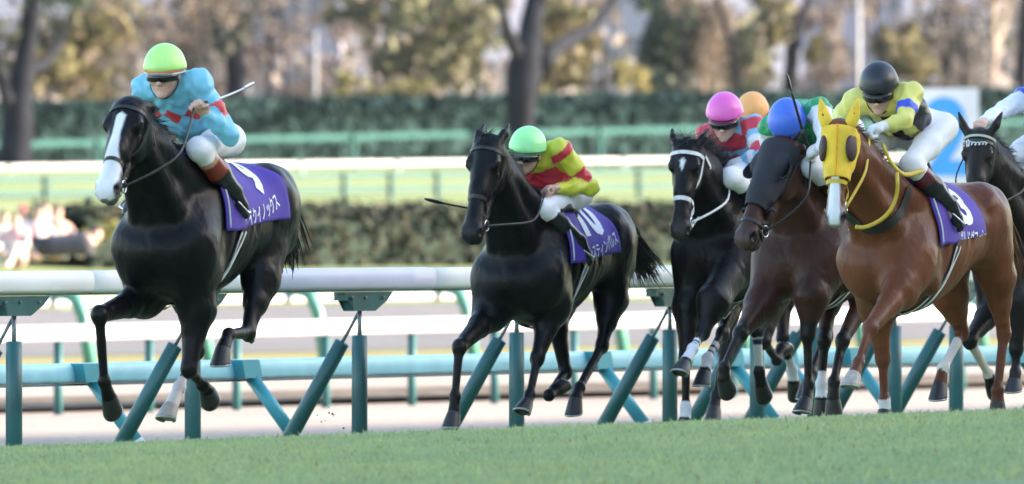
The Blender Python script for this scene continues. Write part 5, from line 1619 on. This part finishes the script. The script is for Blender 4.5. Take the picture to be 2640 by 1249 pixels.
# brown with the dark hood
hD = make_horse(dict(rig=(2114, 450, 447, 23), poll=(2016, 378), muzzle=(1918, 630), hyaw=36, ear=(.3, -.9, .2), coat=(.055, .0225, .0150), points=(.014, .012, .012), muzzle_col=(.075, .045, .040),
    mane_len=.08, forelock=False,
    legs=dict(FR=[(1962, 790, -.16), (1908, 862, -.16), (1866, 948, -.16), (1866, 976, -.16), (1876, 1010, -.16)],
              FL=[(2092, 770, .14), (2082, 862, .13), (2084, 990, .13), (2078, 1034, .13), (2058, 1086, .13)],
              HR=[('l', -.50, -.13, -.58), (2125, 880, -.06), (2118, 990, -.06), (2118, 1030, -.06), (2120, 1082, -.06)],
              HL=[('l', -.55, .13, -.58), (2172, 880, .10), (2150, 985, .10), (2148, 1030, .10), (2150, 1080, .10)]),
    marks=[('HR', 1, .72, 1.1, (.66, .66, .70)), ('HR', 2, -.2, .9, (.66, .66, .70))], tail=(-.5, 0, -.9),
    label='brown race horse wearing a dark hood with blinker cups'))
hood(hD, M['navy_hood'], .66, eye=False, cup=True, dmin=84)
bridle(hD, M['leather'], nose_a=.80)
saddle_cloth(hD); girth(hD, -.14, .08)
rD = make_rider(hD, dict(j=dict(head=(2030, 325, 0), sL=(2112, 284, .165), sR=(1988, 330, -.165), eL=(2132, 372, .30), eR=(1985, 395, -.20), hL=(2092, 392, .18), hR=(2025, 405, -.07),
        hipL=(2190, 340, .14), hipR=('l', -.10, -.14, .24), kL=(2092, 430, .15), kR=('l', .36, -.16, .06), aL=('l', .02, .26, -.22), aR=('l', .02, -.26, -.22), tL=('l', .14, .26, -.28), tR=('l', .14, -.26, -.28)),
    face=(10, 46), cap=cap_blue, peak=cap_blue, gloves='LR', gripL=(0, .7, .6),
    silk=[(.02, .30, .12), arm_all((.74, .74, .78)), arm_band(-.3, .06, (.02, .30, .12))],
    label='jockey with a blue helmet in a green jacket with white sleeves'))
reins_to(hD, rD, M['leather'], .02)
make_whip(rD, hD, rD['hands']['L']['c'], hD['rig'].plane(2028, 190, .09), 'black whip raised upright in front of the green jacket', (M['black'], M['black']), (.010, .012, .008, .014))

# chestnut with the yellow hood
hB = make_horse(dict(rig=(2334, 452, 455, 23), poll=(2164, 330), muzzle=(2153, 572), hyaw=10, ear=(.85, .15, .25), coat=(.140, .047, .021), points=(.11, .038, .020), muzzle_col=(.26, .22, .21),
    hair='hair_chestnut', mane_len=.10, mane_dir=(-.8, .2, .1), forelock=False,
    blaze=[(.40, .02, 0), (.55, .026, .0), (.72, .036, -.004), (.92, .038, -.004), (1.02, .03, 0)], blaze_col=(.70, .70, .74),
    legs=dict(FL=[(2320, 750, .15), (2242, 848, .14), (2214, 935, .14), (2202, 968, .14), (2182, 1016, .14)],
              FR=[(2262, 800, -.15), (2276, 925, -.13), (2280, 1030, -.13), (2282, 1060, -.13), (2276, 1105, -.13)],
              HR=[(2450, 760, -.12), (2480, 858, -.10), (2432, 950, -.10), (2424, 990, -.10), (2414, 1052, -.10)],
              HL=[(2572, 715, .15), (2588, 862, .15), (2572, 1005, .15), (2572, 1035, .15), (2572, 1080, .15)]),
    marks=[('HR', 1, .25, 1.1, (.62, .58, .54)), ('FR', 2, -.1, .8, (.68, .66, .68))], pale_hooves=('FL',), tail=(-.35, .1, -1), tail_len=.7,
    label='chestnut race horse wearing a bright yellow hood, nearest on the right'))
ho = hood(hB, M['yellow_hood'], .545)
ear_covers(hB, M['yellow_hood'], ho)
bridle(hB, M['yellow_strap'], nose_a=.585, w=.010)
saddle_cloth(hB, '3', 'ボルドグフーシュ', x0=.16, x1=-.56, num_at=(-.33, .27), num_h=.25, txt_at=(-.36, -.465), txt_h=.09, txt_w=.38, slant=.0, rise=14, lean=.12)
girth(hB, -.14, .06)
def px_strap(h, pts, name, mat, w, n=40):
    c = h['N0'] + h['crest'] * .12
    P = np.array([h['rig'].plane(*p) for p in pts]); t = np.linspace(0, 1, len(P)); tt = np.linspace(0, 1, n)
    P = np.stack([np.interp(tt, t, P[:, i]) for i in range(3)], 1)
    for _ in range(4): P[1:-1] = (P[:-2] + 2 * P[1:-1] + P[2:]) / 4
    return strap(h['bvh'], [(c + h['crest'] * .0, p - c) for p in P], name, mat, h['body'], w, .010, flat=.14, far=.8)
px_strap(hB, [(2150, 520, -.16), (2160, 572, -.10), (2210, 606, .0), (2268, 594, .10), (2330, 545, .20), (2352, 470, .20)], 'breast_girth', M['leather'], .030)
YW, BK = (.70, .65, .17), (.030, .026, .028)
rB = make_rider(hB, dict(j=dict(head=(2266, 232, 0), sL=(2348, 244, .165), sR=(2206, 262, -.165), eL=(2330, 312, .20), eR=(2165, 306, -.26), hL=(2252, 334, .07), hR=(2196, 352, -.06),
        hipL=(2430, 330, .15), hipR=('l', -.13, -.14, .26), kL=(2348, 424, .15), kR=('l', .30, -.17, .08), aL=(2442, 522, .26), aR=('l', .0, -.26, -.20), tL=(2462, 584, .27), tR=('l', .12, -.26, -.26)),
    face=(10, 25), cap=cap_black, gloves='LR',
    silk=[YW, torso_stripes(.066, BK, .033), arm_band(.25, .36, (.05, .10, .60), 'L')], boot_bands=[(-.5, .22, (.10, .015, .03))],
    label='jockey in yellow and black stripes with blue armband on the chestnut'))
rein(hB, [hB['bit'][1], hB['bit'][1] * .5 + rB['hands']['L']['c'] * .5 + np.array([0, .05, -.01]), rB['hands']['L']['c']], M['yellow_strap'], r=.011)
rein(hB, [hB['bit'][-1], hB['bit'][-1] * .5 + rB['hands']['R']['c'] * .5 + np.array([0, -.05, -.01]), rB['hands']['R']['c']], M['yellow_strap'], r=.011)
gB = hB['rig']
rein(hB, [gB.plane(2206, 585, .0), gB.plane(2230, 590, .04), gB.plane(2290, 560, .16), gB.plane(2314, 505, .20), gB.plane(2314, 470, .22), gB.plane(2312, 446, .19)], M['yellow_strap'], 'martingale', .013)
rein(hB, [gB.plane(2275, 370, .10), gB.plane(2296, 420, .14), gB.plane(2330, 455, .19), gB.plane(2380, 440, .24)], M['yellow_strap'], 'neck_strap', .016)

# dark bay on the right edge
hF = make_horse(dict(rig=(2672, 470, 430, 24), poll=(2526, 352), muzzle=(2510, 560), hyaw=12, ear=(.9, .1, .45), coat=(.020, .015, .013), points=(.011, .010, .011), muzzle_col=(.02, .018, .018),
    mane_len=.10, forelock=False,
    legs=dict(FR=[('l', .30, -.15, -.74), (2500, 880, -.15), (2548, 965, -.14), (2556, 990, -.14), (2566, 1012, -.14)],
              FL=[(2625, 780, .15), (2620, 900, .14), (2618, 960, .14), (2616, 980, .14), (2612, 1006, .14)],
              HR=[('l', -.5, -.13, -.58), ('l', -.62, -.1, -1.0), ('l', -.5, -.1, -1.3), ('l', -.46, -.1, -1.38), ('l', -.42, -.1, -1.45)],
              HL=[('l', -.5, .13, -.58), ('l', -.62, .1, -1.0), ('l', -.5, .1, -1.3), ('l', -.46, .1, -1.38), ('l', -.42, .1, -1.45)]),
    marks=[('FR', 1, .1, 1.0, (.52, .47, .42))], tail=(-.4, 0, -1),
    label='dark bay race horse with pricked ears cut by the right edge'))
rt = bridle(hF, M['leather'], noseband=mat_plain('tan_noseband', (.42, .32, .18), .6), brow=M['leather'])
saddle_cloth(hF); girth(hF, -.16, .08)
def brow_script(h):
    """the pale cursive embroidery across the browband"""
    pts = []
    for u in np.linspace(0, 1, 60):
        x = -.060 + .115 * u + .006 * math.sin(u * 44); y = .012 * math.sin(u * 44 + 1.2) * (1.9 if u < .28 else .8) + .004 * math.sin(u * 9)
        p, n = hit(h['bvh'], h['H'](.150 - y / h['L'], 0, -.02), h['do'] + h['sh'] * (x / .085), .22); pts.append(p + n * .014)
    MB().tube(pts, .0035, 5).build('embroidery', M['white_strap'], h['body'])
brow_script(hF)
strap(hF['bvh'], around(hF['H'](.06, 0, -.02), hF['do'], hF['sh'], -80, 80, 16), 'headband', mat_plain('pale_headband', (.40, .42, .34), .6), hF['body'], .008, .010, far=.22)
rF = make_rider(hF, dict(j=dict(head=(2706, 238, 0), sL=(2760, 262, .165), sR=(2640, 254, -.165), eL=(2760, 340, .28), eR=(2585, 285, -.20), hL=(2660, 385, .07), hR=(2530, 318, -.06),
        hipL=(2770, 360, .14), hipR=('l', -.24, -.14, .20), kL=('l', .22, .17, .04), kR=(2622, 398, -.14), aL=('l', -.04, .26, -.22), aR=('l', -.04, -.26, -.22), tL=('l', .10, .26, -.28), tR=('l', .10, -.26, -.28)),
    face=(12, 30), cap=cap_black, silk=[(.72, .75, .84), torso_band(.42, .72, (.04, .07, .45)), arm_band(-.3, .12, (.05, .09, .55))],
    label='jockey in a white jacket with dark blue hoops cut by the right edge'))
reins_to(hF, rF, M['leather'])

# scraps of turf thrown up behind the leader's hooves
mb = MB()
for i in range(14):
    p = px2w(random.gauss(835, 26), random.gauss(1062, 22), random.uniform(89, 92)); r = random.uniform(.003, .007)
    mb.sphere(p, (r, r * random.uniform(.5, 1), r * random.uniform(.5, 1)), None, 6, 4)
o = mb.build('flying_turf_dirt', mat_plain('turf_scrap', (.05, .05, .025), .9, .4, 30)); tag(o, 'dark scraps of turf flying behind the leading horse', 'dirt', kind='stuff')
# ------------------------------------------------------------------ cool winter air between the track and the trees
hz_m = bpy.data.materials.new('haze'); hz_m.use_nodes = True
hn = hz_m.node_tree; hn.nodes.remove(hn.nodes['Principled BSDF'])
pv = hn.nodes.new('ShaderNodeVolumePrincipled')
pv.inputs['Color'].default_value = (.80, .87, 1.0, 1); pv.inputs['Density'].default_value = .00003; pv.inputs['Anisotropy'].default_value = .1
hn.links.new(pv.outputs[0], hn.nodes['Material Output'].inputs['Volume'])
hzo = MB().box((0, 1600, 31), (4100, 3300, 33.5)).build('haze', hz_m, None, False)
tag(hzo, 'thin cool haze filling the air over the course', 'haze', kind='stuff')
